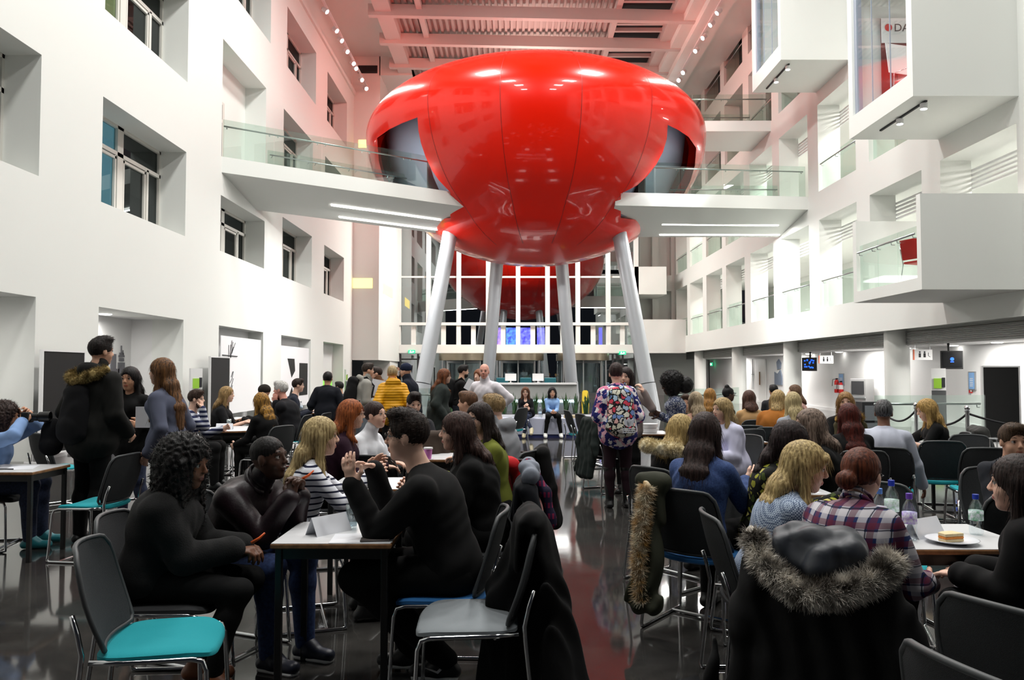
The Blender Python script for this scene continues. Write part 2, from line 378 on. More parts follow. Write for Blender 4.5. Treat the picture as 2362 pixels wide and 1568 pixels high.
# exit signs
GREEN = mat('exit_green', (40, 190, 130), .5, emit=1.3)
def exit_sign(loc, rz, lab, s=1):
    e_ = empty('exit_sign', loc, rz, lab, 'sign'); m_ = MB(); m_.box((-.2*s, -.03, -.1*s), (.2*s, .03, .1*s)); m_.build('sign_box', GREEN, e_)
    m_ = MB(); m_.box((-.12*s, -.034, -.05*s), (.02*s, -.0305, -.02*s)); m_.box((-.1*s, -.034, -.02*s), (-.05*s, -.0305, .06*s)); m_.prism([(.05*s, .05*s), (.05*s, -.05*s), (.14*s, 0)], -.034, -.0305, lambda u, v, t: (u, t, v)); m_.build('pictogram', LAMP, e_)
p = atY(950, 811, 46.2); exit_sign(p, 0, 'green exit sign over the far doors on the left, beside a grey leg'); p = atY(1436, 814, 46.2); exit_sign(p, 0, 'green exit sign over the far doors on the right')
exit_sign((XL-.5, 22.35, 10.35), PI/2, 'small lit exit sign above the upper walkway door', .9)
p = atX(1641, 840, 12.2); exit_sign((12.2, p.y, p.z), -PI/2, 'green exit sign in the arcade beyond the columns')
# outside ground & distant wall seen through glass
mb = MB(); mb.box((-30, 46.6, -.3), (30, 90, -.02)); struct('ground_outside', mb, mat('night_paving', (50, 50, 52), .5))
# right end part between glazing and facade
mb = MB(); holed(mb, lambda u, v, d: (u, 49.3+d, v), [7.35, 10.6], [2.65, 18.6], [(8.1, 8.9, 3.6, 6.6), (9.3, 10.1, 3.6, 6.6), (8.1, 8.9, 7.6, 10.5), (9.3, 10.1, 7.6, 10.5), (9.3, 10.1, 11.4, 14.4)], .5, 1)
fixn(struct('wall_far_right', mb, WHITE))
mb = MB(); mb.box((7.3, 46.5, 3.0), (7.6, 49.5, 18)); mb.box((7.3, 49.8, 0), (14, 50.2, 18.6)); mb.box((7.3, 46.3, 2.6), (10.35, 49.3, 4.6)); mb.box((7.3, 46.3, 6.1), (9.2, 49.3, 7.75)); struct('wall_far_balcony', mb, WHITE)
# --- ceiling
mb = MB(); mb.box((-9, -3, 18.6), (16, 50, 18.8)); struct('ceiling', mb, mat('ceiling_soffit', (70, 66, 66), .8))
DECK = mat('deck_metal', (178, 170, 166), .55)
mb = MB()
x0, x1 = -5.2, 6.3
n = 0; x = x0
while x < x1:
    mb.box((x, 24, 17.40), (x+.12, 46.4, 17.52)); mb.box((x+.12, 24, 17.52), (x+.27, 46.4, 17.56)); x += .27
struct('ceiling_deck', mb, DECK)
BEAM = mat('beam_pink_white', (205, 196, 192), .6)
bi = 0
for k in range(6):
    Y = 27.3+2.9*k
    o = MB().hexa([(-6.2, Y-.1, 16.85), (8.1, Y-.1, 16.55), (8.1, Y+.18, 16.55), (-6.2, Y+.18, 16.85), (-6.2, Y-.1, 17.35), (8.1, Y-.1, 17.05), (8.1, Y+.18, 17.05), (-6.2, Y+.18, 17.35)]).build('roof_beam', BEAM)
    tag(o, kind='structure')
mb = MB()
for x in (-4.0, 4.6): mb.box((x-.12, 24, 17.1), (x+.12, 46, 17.45))
mb.box((-5.9, 24, 17.0), (-5.2, 46.4, 18.0)); mb.box((6.9, 24, 16.9), (7.4, 46.4, 17.6)); struct('roof_beam_long', mb, BEAM)
sky = MB()
for k in range(6):
    Y = 27.9+2.9*k
    for j in range(3): sky.box((4.72, Y+j*.8, 17.1+j*.03), (6.9, Y+j*.8+.16, 17.3+j*.03))
struct('window_40', sky, BEAM)
mb = MB(); mb.box((4.72, 24, 17.32), (6.9, 46.4, 17.39)); struct('window_41', mb, DARK)
mb = MB(); mb.box((7.4, -3, 16.6), (10.4, 49, 18.6)); mb.box((7.9, -3, 16.3), (8.9, 49, 16.6)); struct('ceiling_edge_right', mb, WHITE)
mb = MB(); mb.box((-8.4, -3, 17.9), (-5.8, 40, 18.6)); mb.box((-6.9, 40, 16.9), (-5.2, 46.5, 18.6)); struct('ceiling_edge_left', mb, WHITE)
# --- track lights
def track(x, z, ys, side):
    t = empty('light_track', (x, (ys[0]+ys[-1])/2, z), 0, 'long light track with bright round spots high along the %s edge of the hall' % side, 'track lights')
    y0, y1 = ys[0]-2, ys[-1]+1; yc = (ys[0]+ys[-1])/2
    m_ = MB(); m_.box((-.05, y0-yc, 0), (.05, y1-yc, .05)); m_.build('rail', WHITE2, t)
    for y in ys:
        tgt = Vector((.9, 30, 9))-Vector((x, y, z)); M = tgt.to_track_quat('-Z', 'Y').to_matrix().to_4x4()
        m_ = MB(); m_.lathe([(.10, -.14), (.10, .08), (.06, .12)], 16, (0, y-yc, -.22), M); h = m_.build('spot_head', WHITE2, t, auto=.6)
        m_ = MB(); m_.lathe([(0, -.145), (.09, -.145)], 16, (0, y-yc, -.22), M); m_.build('lamp_face', mat('spot_glow', (255, 250, 250), .5, emit=25), h)
track(-7.55, 16.3, [26.5, 28.1, 29.3, 30.9, 32.7, 33.7, 34.9, 36.3, 36.9, 38.4, 39.6], 'left'); track(8.35, 16.25, [26, 28.3, 30.9, 32, 33.3, 34.7, 37.3, 38.3, 39.5], 'right')
# --- projecting boxes on the right facade
def ceiling_spots(c, x, y0, y1, z, lab):
    t = empty('spot_rail', (x, (y0+y1)/2, z), 0, lab, 'track lights', 'short spot rails under the projecting boxes')
    h = (y1-y0)/2; m_ = MB(); m_.box((-.025, -h, -.03), (.025, h, .0)); m_.build('rail', DARK, t)
    for y in (-h*.9, h*.1):
        m_ = MB(); m_.lathe([(.0, -.15), (.07, -.15), (.075, -.04), (.03, -.02)], 16, (0, y, 0)); q = m_.build('spot_head', WHITE2, t, auto=.6)
        m_ = MB(); m_.lathe([(0, -.156), (.06, -.156)], 16, (0, y, 0)); m_.build('lamp_face', MATS['spot_glow'], q)
def room_box(n, y0, y1, zb, zt):
    X0 = 8.15; m_ = MB(); t = .22
    m_.box((X0, y0, zb), (XR, y1, zb+.5)); m_.box((X0, y0, zb+.5), (XR, y0+t, zt)); m_.box((X0, y1-t, zb+.5), (XR, y1, zt)); m_.box((X0, y0, zt-.4), (XR, y1, zt))
    struct('wall_box_%d' % n, m_, WHITE)
room_box(1, 15.65, 18.65, 7.13, 11.2); room_box(2, 23.3, 26.1, 10.97, 15.0)
m_ = MB(); m_.box((8.17, 15.5, 3.17), (XR, 18.6, 3.42)); m_.box((8.17, 15.5, 3.42), (XR+.2, 15.66, 5.1)); m_.box((8.17, 18.42, 3.42), (XR, 18.6, 5.1)); struct('wall_box_3', m_, WHITE)
ceiling_spots(0, 8.55, 15.9, 17.9, 7.13, 'dark rail with two lit spots beneath the lower enclosed projecting box')
ceiling_spots(0, 8.5, 23.6, 25.7, 10.97, 'dark rail with two lit spots beneath the farther enclosed projecting box')
def glazing_box(n, y0, y1, z0, z1, X):
    m_ = MB(); m_.box((X, y0, z0), (X+.015, y1, z1)); p_ = struct('window_%d' % n, m_, CLEARG)
    m_ = MB(); m_.box((X-.01, y1-.12, z0), (X+.12, y1, z1))
    for y in (y0+(y1-y0)*.33, y0+(y1-y0)*.66): m_.box((X-.004, y-.006, z0), (X+.02, y+.006, z1))
    m_.build('window_frame', mat('blue_grey_frame', (150, 158, 172), .5), p_)
glazing_box(42, 15.87, 18.43, 7.63, 10.8, 8.22); glazing_box(43, 23.52, 25.88, 11.47, 14.6, 8.22)
# =================== WALKWAYS, BALUSTRADES, POD ===================
def walkway(n, F0, F1, R0, R1, z, th=.45, deep=.9):
    m_ = MB()
    A = [(*F0, z), (*F1, z), (*R1, z), (*R0, z)]; f1 = (*F0, z-th), (*F1, z-th); r1 = (*R0, z-deep), (*R1, z-deep)
    m_.add([A[0], A[1], A[2], A[3], f1[0], f1[1], r1[1], r1[0]], [(0, 1, 2, 3), (4, 7, 6, 5), (0, 4, 5, 1), (1, 5, 6, 2), (2, 6, 7, 3), (3, 7, 4, 0)])
    return fixn(struct('floor_walkway_%d' % n, m_, WHITE))
def balustrade(A, B, z, lab, group=None, n=None, h=1.08, parts=True, side=1):
    A = Vector(A); B = Vector(B); d = B-A; Ln = d.length; d.normalize(); nrm = Vector((-d.y, d.x))*side
    n = n or max(1, round(Ln/1.55)); e_ = empty('glass_balustrade', (A.x, A.y, z), 0, lab, 'balustrade', group)
    def P(t, o, zz): q = d*t+nrm*o; return (q.x, q.y, zz)
    for k in range(n):
        a, b = k*Ln/n+.006, (k+1)*Ln/n-.006; m_ = MB()
        m_.hexa([P(a, -.007, 0.01), P(b, -.007, 0.01), P(b, .007, 0.01), P(a, .007, 0.01), P(a, -.007, h), P(b, -.007, h), P(b, .007, h), P(a, .007, h)])
        m_.build('glass_panel', GLASS, e_)
        m_ = MB()
        for q in (a+.12, b-.12): m_.tube([P(q, .0, h-.24), P(q, .07, h-.24), P(q, .08, h-.19)], .011, 6)
        m_.build('rail_bracket', STEEL, e_)
    m_ = MB(); m_.tube([P(.05, .08, h-.17), P(Ln-.05, .08, h-.17)], .023, 10); m_.build('handrail', STEEL, e_, smooth=True)
    return e_
walkway(1, (-8.25, 21.8), (-1.6, 26.5), (-8.25, 24.8), (-1.6, 30.0), 7.6)
walkway(2, (3.5, 26.25), (10.35, 26.95), (3.5, 29.9), (10.35, 29.9), 7.6)
walkway(3, (2, 30.8), (10.35, 30.7), (2, 33.3), (10.35, 33.3), 11.5, .42, .5)
balustrade((-8.2, 21.88), (-2.2, 26.1), 7.6, 'long glass balustrade on the near side of the left walkway to the red pod')
balustrade((-7.9, 24.95), (-3.2, 28.6), 7.6, 'glass balustrade on the far side of the left walkway to the red pod', side=-1)
balustrade((4.3, 26.4), (10.25, 27.02), 7.6, 'long glass balustrade on the near side of the right walkway to the red pod')
balustrade((5.2, 29.85), (10.25, 29.85), 7.6, 'glass balustrade on the far side of the right walkway to the red pod', side=-1)
balustrade((5.0, 30.85), (10.25, 30.75), 11.5, 'glass balustrade along the near edge of the upper right walkway')
balustrade((5.0, 33.2), (10.25, 33.2), 11.5, 'glass balustrade along the far edge of the upper right walkway', side=-1)
FLN = ('first', 'second', 'third', 'top')
for fi, (z0, z1) in enumerate(ROWS):
    for bi_, (a, b) in enumerate(RB):
        if a < 15.5 or (fi == 0 and bi_ == 3) or (fi == 1 and bi_ in (3, 7)) or (fi == 2 and bi_ in (4, 5)) : continue
        if fi == 2 and a < 22 or fi == 3 and a < 25: continue
        k = len(RB)-bi_
        if fi == 1 and bi_ == 6: continue
        balustrade((XR+.12, a+.03), (XR+.12, b-.03), z0, 'glass balustrade in the %s-floor gallery opening, %s bay counted from the far end' % (FLN[fi], ordn(k-1)), 'gallery balustrades on the right wall', n=2)
balustrade((8.25, 15.7), (8.25, 18.4), 3.42, 'glass balustrade of the open white balcony box projecting on the right', n=3)
balustrade((-3.6, 20.6), (-2.1, 21), 0, 'low glass balustrade at the foot of the left grey leg', n=1)
balustrade((4.0, 20.6), (5.2, 20.4), 0, 'low glass balustrade beside the foot of the right grey leg', n=1)
balustrade((5.2, 20.4), (6.5, 22.4), 0, 'short low glass balustrade running back behind the afro ponytail', n=1)
balustrade((6.9, 14.9), (9.2, 15.2), 0, 'low glass balustrade behind the rope barrier posts', n=2)
# soffit strips
def strip(F0, F1, R0, R1, t, s0, s1, lab, z=7.6):
    F0, F1, R0, R1 = map(Vector, (F0, F1, R0, R1))
    def P(s, t): q = F0.lerp(F1, s).lerp(R0.lerp(R1, s), t); return (q.x, q.y, z-.45-.45*t-.012)
    def D(p, dz): return (p[0], p[1], p[2]+dz)
    q = [P(s0, t-.013), P(s1, t-.013), P(s1, t+.013), P(s0, t+.013)]
    m_ = MB().hexa([D(p, -.02) for p in q]+[D(p, .03) for p in q]); tag(m_.build('strip_light', STRIP), lab, 'strip light', 'strip lights under the walkways')
    c = (Vector(P(s0, t))+Vector(P(s1, t)))/2
    d = Vector(P(s1, t))-Vector(P(s0, t))
    a = light('strip_area', 'AREA', (c.x, c.y, c.z-.06), 300, (1, .98, .95), d.length, sy=.1); a.rotation_euler = (0, 0, math.atan2(d.y, d.x))
WL = ((-8.25, 21.8), (-1.6, 26.5), (-8.25, 24.8), (-1.6, 30.0)); WR = ((3.5, 26.25), (10.35, 26.95), (3.5, 29.9), (10.35, 29.9))
strip(*WL, .50, .36, .86, 'nearer of the two white strip lights under the left walkway'); strip(*WL, .86, .36, .88, 'farther of the two white strip lights under the left walkway')
strip(*WR, .54, .29, .92, 'nearer of the two white strip lights under the right walkway'); strip(*WR, .90, .31, .98, 'farther of the two white strip lights under the right walkway')
# --- pod
PC = Vector((.9, 30.2, 10.36))
def pod_mat():
    m = mat('red_gloss', (226, 26, 4), .26, spec=.3, coat=.45); m.node_tree.nodes['Principled BSDF'].inputs['Coat Roughness'].default_value = .03
    return m
REDG = pod_mat()
def prof(a):  # a: 0 top .. 1 bottom
    th = a*PI; s, c = math.sin(th), math.cos(th)
    if c >= 0: r = 6.5*s**1.06; z = 2.72*c
    else: r = 6.5*s**1.06; z = 4.72*c
    r -= .16*math.exp(-((z+3.25)/.4)**2)
    return max(r, 0), z
pod = empty('red_pod', (PC.x, PC.y, 0), 0, 'huge glossy red egg-shaped pod raised on four grey legs in the middle of the hall', 'pod')
def egg(scale, n=120, m=72, zoff=0):
    vs = []; fs = []
    for i in range(m+1):
        r, z = prof(i/m)
        for k in range(n): vs.append((scale*r*math.cos(2*PI*k/n), scale*r*math.sin(2*PI*k/n), PC.z+z*scale+zoff))
    for i in range(m):
        for k in range(n):
            fs.append((i*n+k, (i+1)*n+k, (i+1)*n+(k+1) % n, i*n+(k+1) % n))
    return vs, fs
v, f = egg(1); shell = mesh_obj('shell', v, f, REDG, pod, True, mats=[REDG, mat('dark_red_rim', (120, 14, 10), .35)])
import bmesh
_b = bmesh.new(); _b.from_mesh(shell.data); bmesh.ops.remove_doubles(_b, verts=_b.verts, dist=.001); bmesh.ops.recalc_face_normals(_b, faces=_b.faces); _b.to_mesh(shell.data); _b.free()
so = shell.modifiers.new('thickness', 'SOLIDIFY'); so.thickness = .38; so.offset = -1
# porch openings: cut with two curved prisms
def cutter(pts):
    base = [atY(px, py, 27.2) for px, py in pts]; m_ = MB()
    m_.add([(p.x*.82-PC.x, 22-PC.y, (p.z-CAMH)*.82+CAMH) for p in base]+[(p.x*1.13-PC.x, 30.6-PC.y, (p.z-CAMH)*1.13+CAMH) for p in base], [])
    n = len(base); m_.f = [tuple(range(n)), tuple(range(2*n-1, n-1, -1))]+[(i, i+n, (i+1) % n+n, (i+1) % n) for i in range(n)]
    return m_
cl = [(965, 276), (967, 305), (973, 335), (983, 365), (997, 395), (1014, 420), (1040, 447), (1040, 505), (910, 520), (900, 450), (886, 415), (876, 375), (872, 322), (900, 303), (930, 289)]
cr = [(1537, 293), (1535, 325), (1526, 355), (1511, 383), (1490, 410), (1466, 432), (1430, 450), (1430, 505), (1560, 520), (1575, 450), (1590, 420), (1600, 385), (1603, 345), (1585, 320), (1562, 305)]
for i, c_ in enumerate((cl, cr)):
    o = cutter(c_).build('cut', REDG); fixn(o); o.parent = pod
    bo = shell.modifiers.new('porch%d' % i, 'BOOLEAN'); bo.object = o; bo.solver = 'EXACT'; bo.operation = 'DIFFERENCE'
bpy.context.view_layer.update()
dg = bpy.context.evaluated_depsgraph_get(); nm = bpy.data.meshes.new_from_object(shell.evaluated_get(dg)); shell.modifiers.clear(); shell.data = nm
for o in [o for o in COL.objects if o.name.startswith('cut')]: bpy.data.objects.remove(o)
try: nm.set_sharp_from_angle(angle=.7)
except Exception: pass
INNER = mat('inner_drum_grey', (128, 134, 150), .55)
m_ = MB(); m_.lathe([(4.2, 7.0), (5.05, 8.2), (5.62, 9.4), (5.75, 10.4), (5.5, 11.2), (4.2, 12.2)], 96); m_.build('inner_drum', INNER, pod, smooth=True)
for k in range(16):
    seam = MB()
    a = 2*PI*(k+.5)/16
    for i in range(4, 62):
        if abs(math.cos(a)) > .62 and math.sin(a) < .3 and 18 < i: continue
        (r0, z0), (r1, z1) = prof(i/72), prof((i+1)/72); w2 = .008
        def S(r, z, s): return ((r+.004)*math.cos(a)-s*w2*math.sin(a), (r+.004)*math.sin(a)+s*w2*math.cos(a), PC.z+z*1.0005)
        seam.quad(S(r0, z0, -1), S(r0, z0, 1), S(r1, z1, 1), S(r1, z1, -1))
    seam.build('panel_seam', mat('seam_red', (120, 12, 8), .4), pod)
for sx, (px, py) in ((-1, (1012, 425)), (1, (1460, 425))):
    for w0, mm, nm_ in ((.5, FR, 'door'),):
        q = atY(px, py, 26.9); m_ = MB(); M = Matrix.Translation((q.x-PC.x, q.y-PC.y, 7.6)) @ Matrix.Rotation(sx*-.9, 4, 'Z'); m_.box((-.55, -.03, 0), (.55, .03, 2.1), M); m_.build('door', DARK, pod)
LEGM = mat('silver_paint', (176, 179, 184), .38, .35)
for F, T, lab in (((-3.33, 27.5), (-2.25, 28.5, 6.75), 'left'), ((4.95, 27.5), (3.9, 28.4, 6.75), 'right'), ((-1.13, 34), (-.6, 32.6, 6.5), 'inner left'), ((2.66, 34), (2.05, 32.6, 6.5), 'inner right')):
    m_ = MB(); P0 = Vector((F[0]-PC.x, F[1]-PC.y, 0)); P1 = Vector((T[0]-PC.x, T[1]-PC.y, T[2])); d = (P1-P0)
    m_.tube([P0, P0+d*.16], .29, 40); m_.tube([P0+d*.165, P1+d*.02], .27, 40); m_.build('leg', LEGM, pod, auto=.6)
# --- display boards, posters
def board(loc, rz, wd, h, z0, lab):
    e_ = empty('display_board', loc, rz, lab, 'display board'); m_ = MB(); m_.box((-wd/2, -.02, z0), (wd/2, .02, h)); m_.build('panel', BLACKM, e_)
    m_ = MB()
    for a, b in (((-wd/2-.03, -.03, z0-.03), (-wd/2, .03, h+.03)), ((wd/2, -.03, z0-.03), (wd/2+.03, .03, h+.03)), ((-wd/2, -.03, h), (wd/2, .03, h+.03)), ((-wd/2, -.03, z0-.03), (wd/2, .03, z0))): m_.box(a, b)
    for s in (-1, 1): m_.box((s*(wd/2+.015)-.015, -.25, 0), (s*(wd/2+.015)+.015, .25, .03)); m_.box((s*(wd/2+.015)-.012, -.012, 0), (s*(wd/2+.015)+.012, .012, z0))
    m_.build('frame', WHITE2, e_)
    return e_
board((-7.9, 13.75, 0), PI/2, 1.25, 1.88, .15, 'large black display board in white frame behind the man in the fur-hooded parka')
board((-7.9, 21.1, 0), PI/2, 1.35, 1.9, .15, 'black display board between the bearded man and the blonde woman in a black tee')
board((9.75, 15.6, 0), -.06, .68, 1.62, .13, 'tall black display board beside the silver rope posts on the right')
def flat(name, pts, off, m, lab=None, cat=None, parent=None, th=.008):
    """thin flat thing on a wall plane X=off, pts are (y,z)"""
    m_ = MB(); m_.prism(pts, off, off+th, lambda u, v, t: (t, u, v)); o = fixn(m_.build(name, m, parent))
    return tag(o, lab, cat) if lab else o
def R4(a, b, c, d): return [(a, c), (b, c), (b, d), (a, d)]
SK = mat('mural_grey', (98, 98, 104), .7)
yk = 18.45; sk = MB()
def skb(a, b, z0, z1): sk.prism(R4(a, b, z0, z1), -9.495, -9.48, lambda u, v, t: (t, u, v))
skb(18.45, 18.7, 0, 1.95); skb(18.7, 18.85, 0, 1.6); skb(18.8, 19.12, 0, 1.75); skb(18.84, 19.08, 1.78, 1.86); skb(18.82, 19.1, 1.88, 1.93); skb(18.86, 19.06, 1.93, 1.99); skb(18.93, 18.97, 1.99, 2.16); skb(19.02, 19.04, 1.93, 2.05)
skb(17.9, 18.2, 0, 1.2); skb(18.2, 18.45, 0, 1.45)
fixn(tag(sk.build('wall_mural', SK), 'grey city skyline mural painted in the left wall alcove', 'mural'))
e_ = empty('wall_print', (-7.95, 24.0, 0), 0, 'large white sheet with sketched black lines in the second left alcove', 'print')
pp = mat('white_print', (232, 232, 234), .6)
m_ = MB(); m_.box((-.28, -2.0, .3), (-.26, 1.5, 2.55)); m_.build('sheet', pp, e_)
m_ = MB()
lr = random.Random(3)
for k in range(16):
    y0 = -1.6+lr.random()*.5; z0 = .7+lr.random()*1.4; m_.tube([(-.25, y0, z0), (-.25, y0+lr.uniform(-.3, .35), z0+lr.uniform(.1, .5))], .008, 4)
m_.tube([(-.25, -1.9, 2.0), (-.25, -.7, 1.98)], .014, 4); m_.build('line_drawing', DARK, e_)
e_ = empty('framed_print', (-8.72, 24.7, 0), 0, 'framed black print in a white mount on the left wall', 'print')
m_ = MB(); m_.box((0.02, -1.2, .45), (.05, 1.0, 2.1)); m_.build('mount', pp, e_); m_ = MB(); m_.box((.05, -.85, .85), (.06, .75, 1.8)); m_.build('print', mat('print_black', (24, 24, 24), .5), e_)
m_ = MB(); m_.tube([(.065, -.7, 1.6), (.065, .1, 1.0)], .008, 4); m_.build('scratch_line', GREYP, e_)
e_ = empty('wall_print', (-8.2, 29.6, 0), 0, 'large white sheet with black angular shapes in the third left alcove', 'print')
m_ = MB(); m_.box((-.02, -1.9, .2), (0.0, 1.9, 2.45)); m_.build('sheet', pp, e_)
m_ = MB(); sh = lambda u, v, t: (t, u, v)
m_.prism([(-1.1, 2.0), (-.2, 2.0), (-.1, 1.55), (-.55, 1.3)], 0, .01, sh); m_.prism([(-1.2, .3), (-.5, .95), (-.1, .3)], 0, .01, sh); m_.prism(R4(.5, 1.7, .6, 1.85), 0, .01, sh); fixn(m_.build('black_shapes', MATS['print_black'], e_))
# leaflet stand + leaflets
LEAF = mat('leaflet_green', (150, 200, 60), .5)
def leaflet_stand(loc, rz, lab):
    e_ = empty('leaflet_stand', loc, rz, lab, 'leaflet stand'); m_ = MB(); m_.box((-.16, -.03, .0), (.16, .05, .55)); m_.build('panel', WHITE2, e_)
    m_ = MB(); m_.box((-.11, -.05, .05), (.06, -.031, .30)); m_.build('leaflet', LEAF, e_); m_ = MB(); m_.box((.07, -.05, .08), (.14, -.031, .32)); m_.build('leaflet', DARK, e_)
    m_ = MB(); m_.box((-.16, -.02, -1.05+.0), (.16, .04, 0)); m_.build('stand_post', STEEL, e_)
p = atX(452, 885, -7.9); leaflet_stand((-7.9, p.y, 1.06), PI/2-.6, 'white leaflet stand with a green leaflet behind the bearded man')
leaflet_stand((10.7, 19.6, 1.06), -.4, 'white leaflet stand with a green leaflet on the right behind the rope posts')
leaflet_stand((-7.9, 37.2, 1.06), PI/2, 'pale leaflet stand at the far end of the left wall')
m_ = MB(); m_.box((-8.68, 34.0, .6), (-8.62, 37.4, 1.15)); tag(m_.build('green_display', mat('green_glow', (120, 230, 70), .5, emit=.8)), 'bright green display panel in the last alcove of the left wall', 'panel')
# --- arcade items on wall X=12.4
def onwall(px, py, w_, h_, m, name, lab, cat, X=12.4, d=.03):
    p = atX(px, py, X); o = MB().box((X-d, p.y-w_/2, p.z-h_/2), (X, p.y+w_/2, p.z+h_/2)).build(name, m); return tag(o, lab, cat)
def framed(px, py, w_, h_, lab):
    p = atX(px, py, 12.36); e_ = empty('poster', (12.36, p.y, p.z), 0, lab, 'poster'); m_ = MB(); m_.box((-.0, -w_/2, -h_/2), (.04, w_/2, h_/2)); m_.build('poster_frame', STEEL, e_)
    m_ = MB(); m_.box((-.006, -w_/2+.03, -h_/2+.03), (0, w_/2-.03, h_/2-.03)); m_.build('poster_print', mat('poster_blue', (120, 165, 215), .5), e_)
    m_ = MB()
    for k in range(5): m_.box((-.009, -w_/2+.08, -h_/2+.1+k*(h_-.25)/5), (-.006, w_/2-.08, -h_/2+.12+k*(h_-.25)/5))
    m_.build('text_line', WHITE2, e_)
framed(1940, 875, .42, .46, 'framed blue poster on the arcade wall above the red extinguishers')
framed(2241, 878, .30, .50, 'framed blue poster on the arcade wall beside the tall black board')
FRED = mat('fire_red', (200, 30, 28), .35)
for k, (px, lab) in enumerate(((1940, 'small red fire call point below the poster above the extinguishers'), (2240, 'small red fire call point below the poster beside the black board'))):
    o = onwall(px, 892 if k == 0 else 901, .12, .12, FRED, 'call_point', lab, 'alarm')
    q = MB().box((-.002, -.03, -.03), (0, .03, .03)).build('push_plate', WHITE2, o); p = atX(px, 892 if k == 0 else 901, 12.365); q.location = p
for k, px in enumerate((1930, 1940)):
    p = atX(px, 905, 12.31); e_ = empty('fire_extinguisher', (12.31, p.y, .72), 0, ('taller' if k == 0 else 'shorter')+' of two red fire extinguishers on the arcade wall', 'fire extinguisher', 'fire extinguishers')
    h = .5-.1*k; m_ = MB(); m_.lathe([(.0, 0), (.08, 0), (.085, .03), (.085, h-.08), (.05, h-.02), (.02, h)], 20); m_.build('cylinder_body', FRED, e_, auto=.6)
    m_ = MB(); m_.box((-.03, -.02, h), (.05, .02, h+.05)); m_.tube([(0, 0, h+.02), (-.1, .1, h), (-.12, .12, h-.25)], .012, 6); m_.build('hose', BLACKM, e_); m_ = MB(); m_.lathe([(.0865, .14), (.0865, .3)], 20); m_.build('label_band', WHITE2, e_)
def tv(px, py, Y, w_, h_, rz, lab, blue):
    p = atY(px, py, Y); e_ = empty('wall_screen', p, rz, lab, 'television'); m_ = MB(); m_.box((-w_/2, -.04, -h_/2), (w_/2, .04, h_/2)); m_.build('casing', BLACKM, e_, bevel=.008)
    m_ = MB(); m_.box((-w_/2+.03, -.045, -h_/2+.04), (w_/2-.03, -.0401, h_/2-.03)); m_.build('screen', mat('screen_dark', (10, 11, 14), .15), e_)
    m_ = MB()
    if blue: 
        lr = random.Random(5)
        for k in range(18): a, b = lr.uniform(-.35, .25)*w_, lr.uniform(-.38, .3)*h_; m_.box((a, -.048, b), (a+.1*w_, -.0455, b+.1*h_))
    else: m_.lathe([(0, .0), (.045, .001)], 16, (0, -.047, .02), Matrix.Rotation(PI/2, 4, 'X')); m_.box((-.04, -.048, -.06), (.04, -.0455, -.04))
    m_.build('screen_image', mat('screen_blue', (30, 90, 235), .4, emit=1.5), e_); m_ = MB(); m_.tube([(0, .04, 0), (0, .2, .05), (0, .25, 2.25-p.z)], .03, 8); m_.build('bracket', BLACKM, e_)
tv(1867, 840, 29.0, .52, .5, -.5, 'small hanging screen with a blue picture between the arcade columns', True)
tv(2195, 830, 19.6, .50, .46, -.25, 'hanging black screen with one blue dot over the rope barrier', False)
def hsign(px, py, Y, lab):
    p = atY(px, py, Y); e_ = empty('hanging_sign', p, 0, lab, 'sign'); m_ = MB(); m_.box((-.26, -.01, -.14), (.26, .01, .14)); m_.build('sign_panel', WHITE2, e_)
    m_ = MB()
    for x in (-.08, .05): m_.lathe([(0, 0), (.025, .001)], 12, (x, -.012, .07), Matrix.Rotation(PI/2, 4, 'X')); m_.box((x-.03, -.013, -.07), (x+.03, -.0105, .04))
    m_.tube([(.15, -.012, .06), (.15, -.012, -.03), (.2, -.012, -.06)], .008, 4); m_.build('pictogram', DARK, e_); m_ = MB(); m_.box((-.26, -.012, -.14), (-.22, .012, .14)); m_.build('coloured_edge', mat('sign_orange', (210, 100, 60), .5), e_)
    m_ = MB()
    for x in (-.2, .2): m_.box((x-.004, -.004, .14), (x+.004, .004, 2.26-p.z))
    m_.build('hanger', STEEL, e_)
hsign(1905, 829, 27.5, 'white washroom sign hanging from the arcade ceiling beside the blue screen'); hsign(2128, 818, 21.0, 'pale washroom sign hanging from the arcade ceiling right of the big column')
# doors in arcade
for k, (px, w_) in enumerate(((1714, 1.0), (1760, 1.0), (2068, 1.1), (1548, .9))):
    p = atX(px, 900, 12.38)
    if px == 1548: p = Vector((9.4, 49.7, 1))
    m_ = MB(); m_.box((12.33, p.y-w_/2, .0), (12.39, p.y+w_/2, 2.12)); d = tag(m_.build('door_%d' % (k+2), mat('door_white', (214, 214, 212), .5)), kind='structure')
    m_ = MB(); m_.box((12.28, p.y+w_*.25, .85), (12.32, p.y+w_*.29, 1.5)); m_.build('door_handle', mat('door_bronze', (120, 85, 50), .4, .6), d)
e_ = empty('wall_drawing', (12.38, atX(1737, 860, 12.38).y, 0), 0, 'thin tall tower drawn in grey on the arcade wall between two doors', 'mural')
m_ = MB(); m_.tube([(-.02, -.12, .6), (-.02, 0, 2.0), (-.02, .12, .6)], .012, 4); m_.tube([(-.02, 0, 1.4), (-.02, 0, 2.15)], .02, 4); m_.box((-.03, -.18, 1.35), (-.01, .18, 1.38)); m_.build('tower_outline', SK, e_)
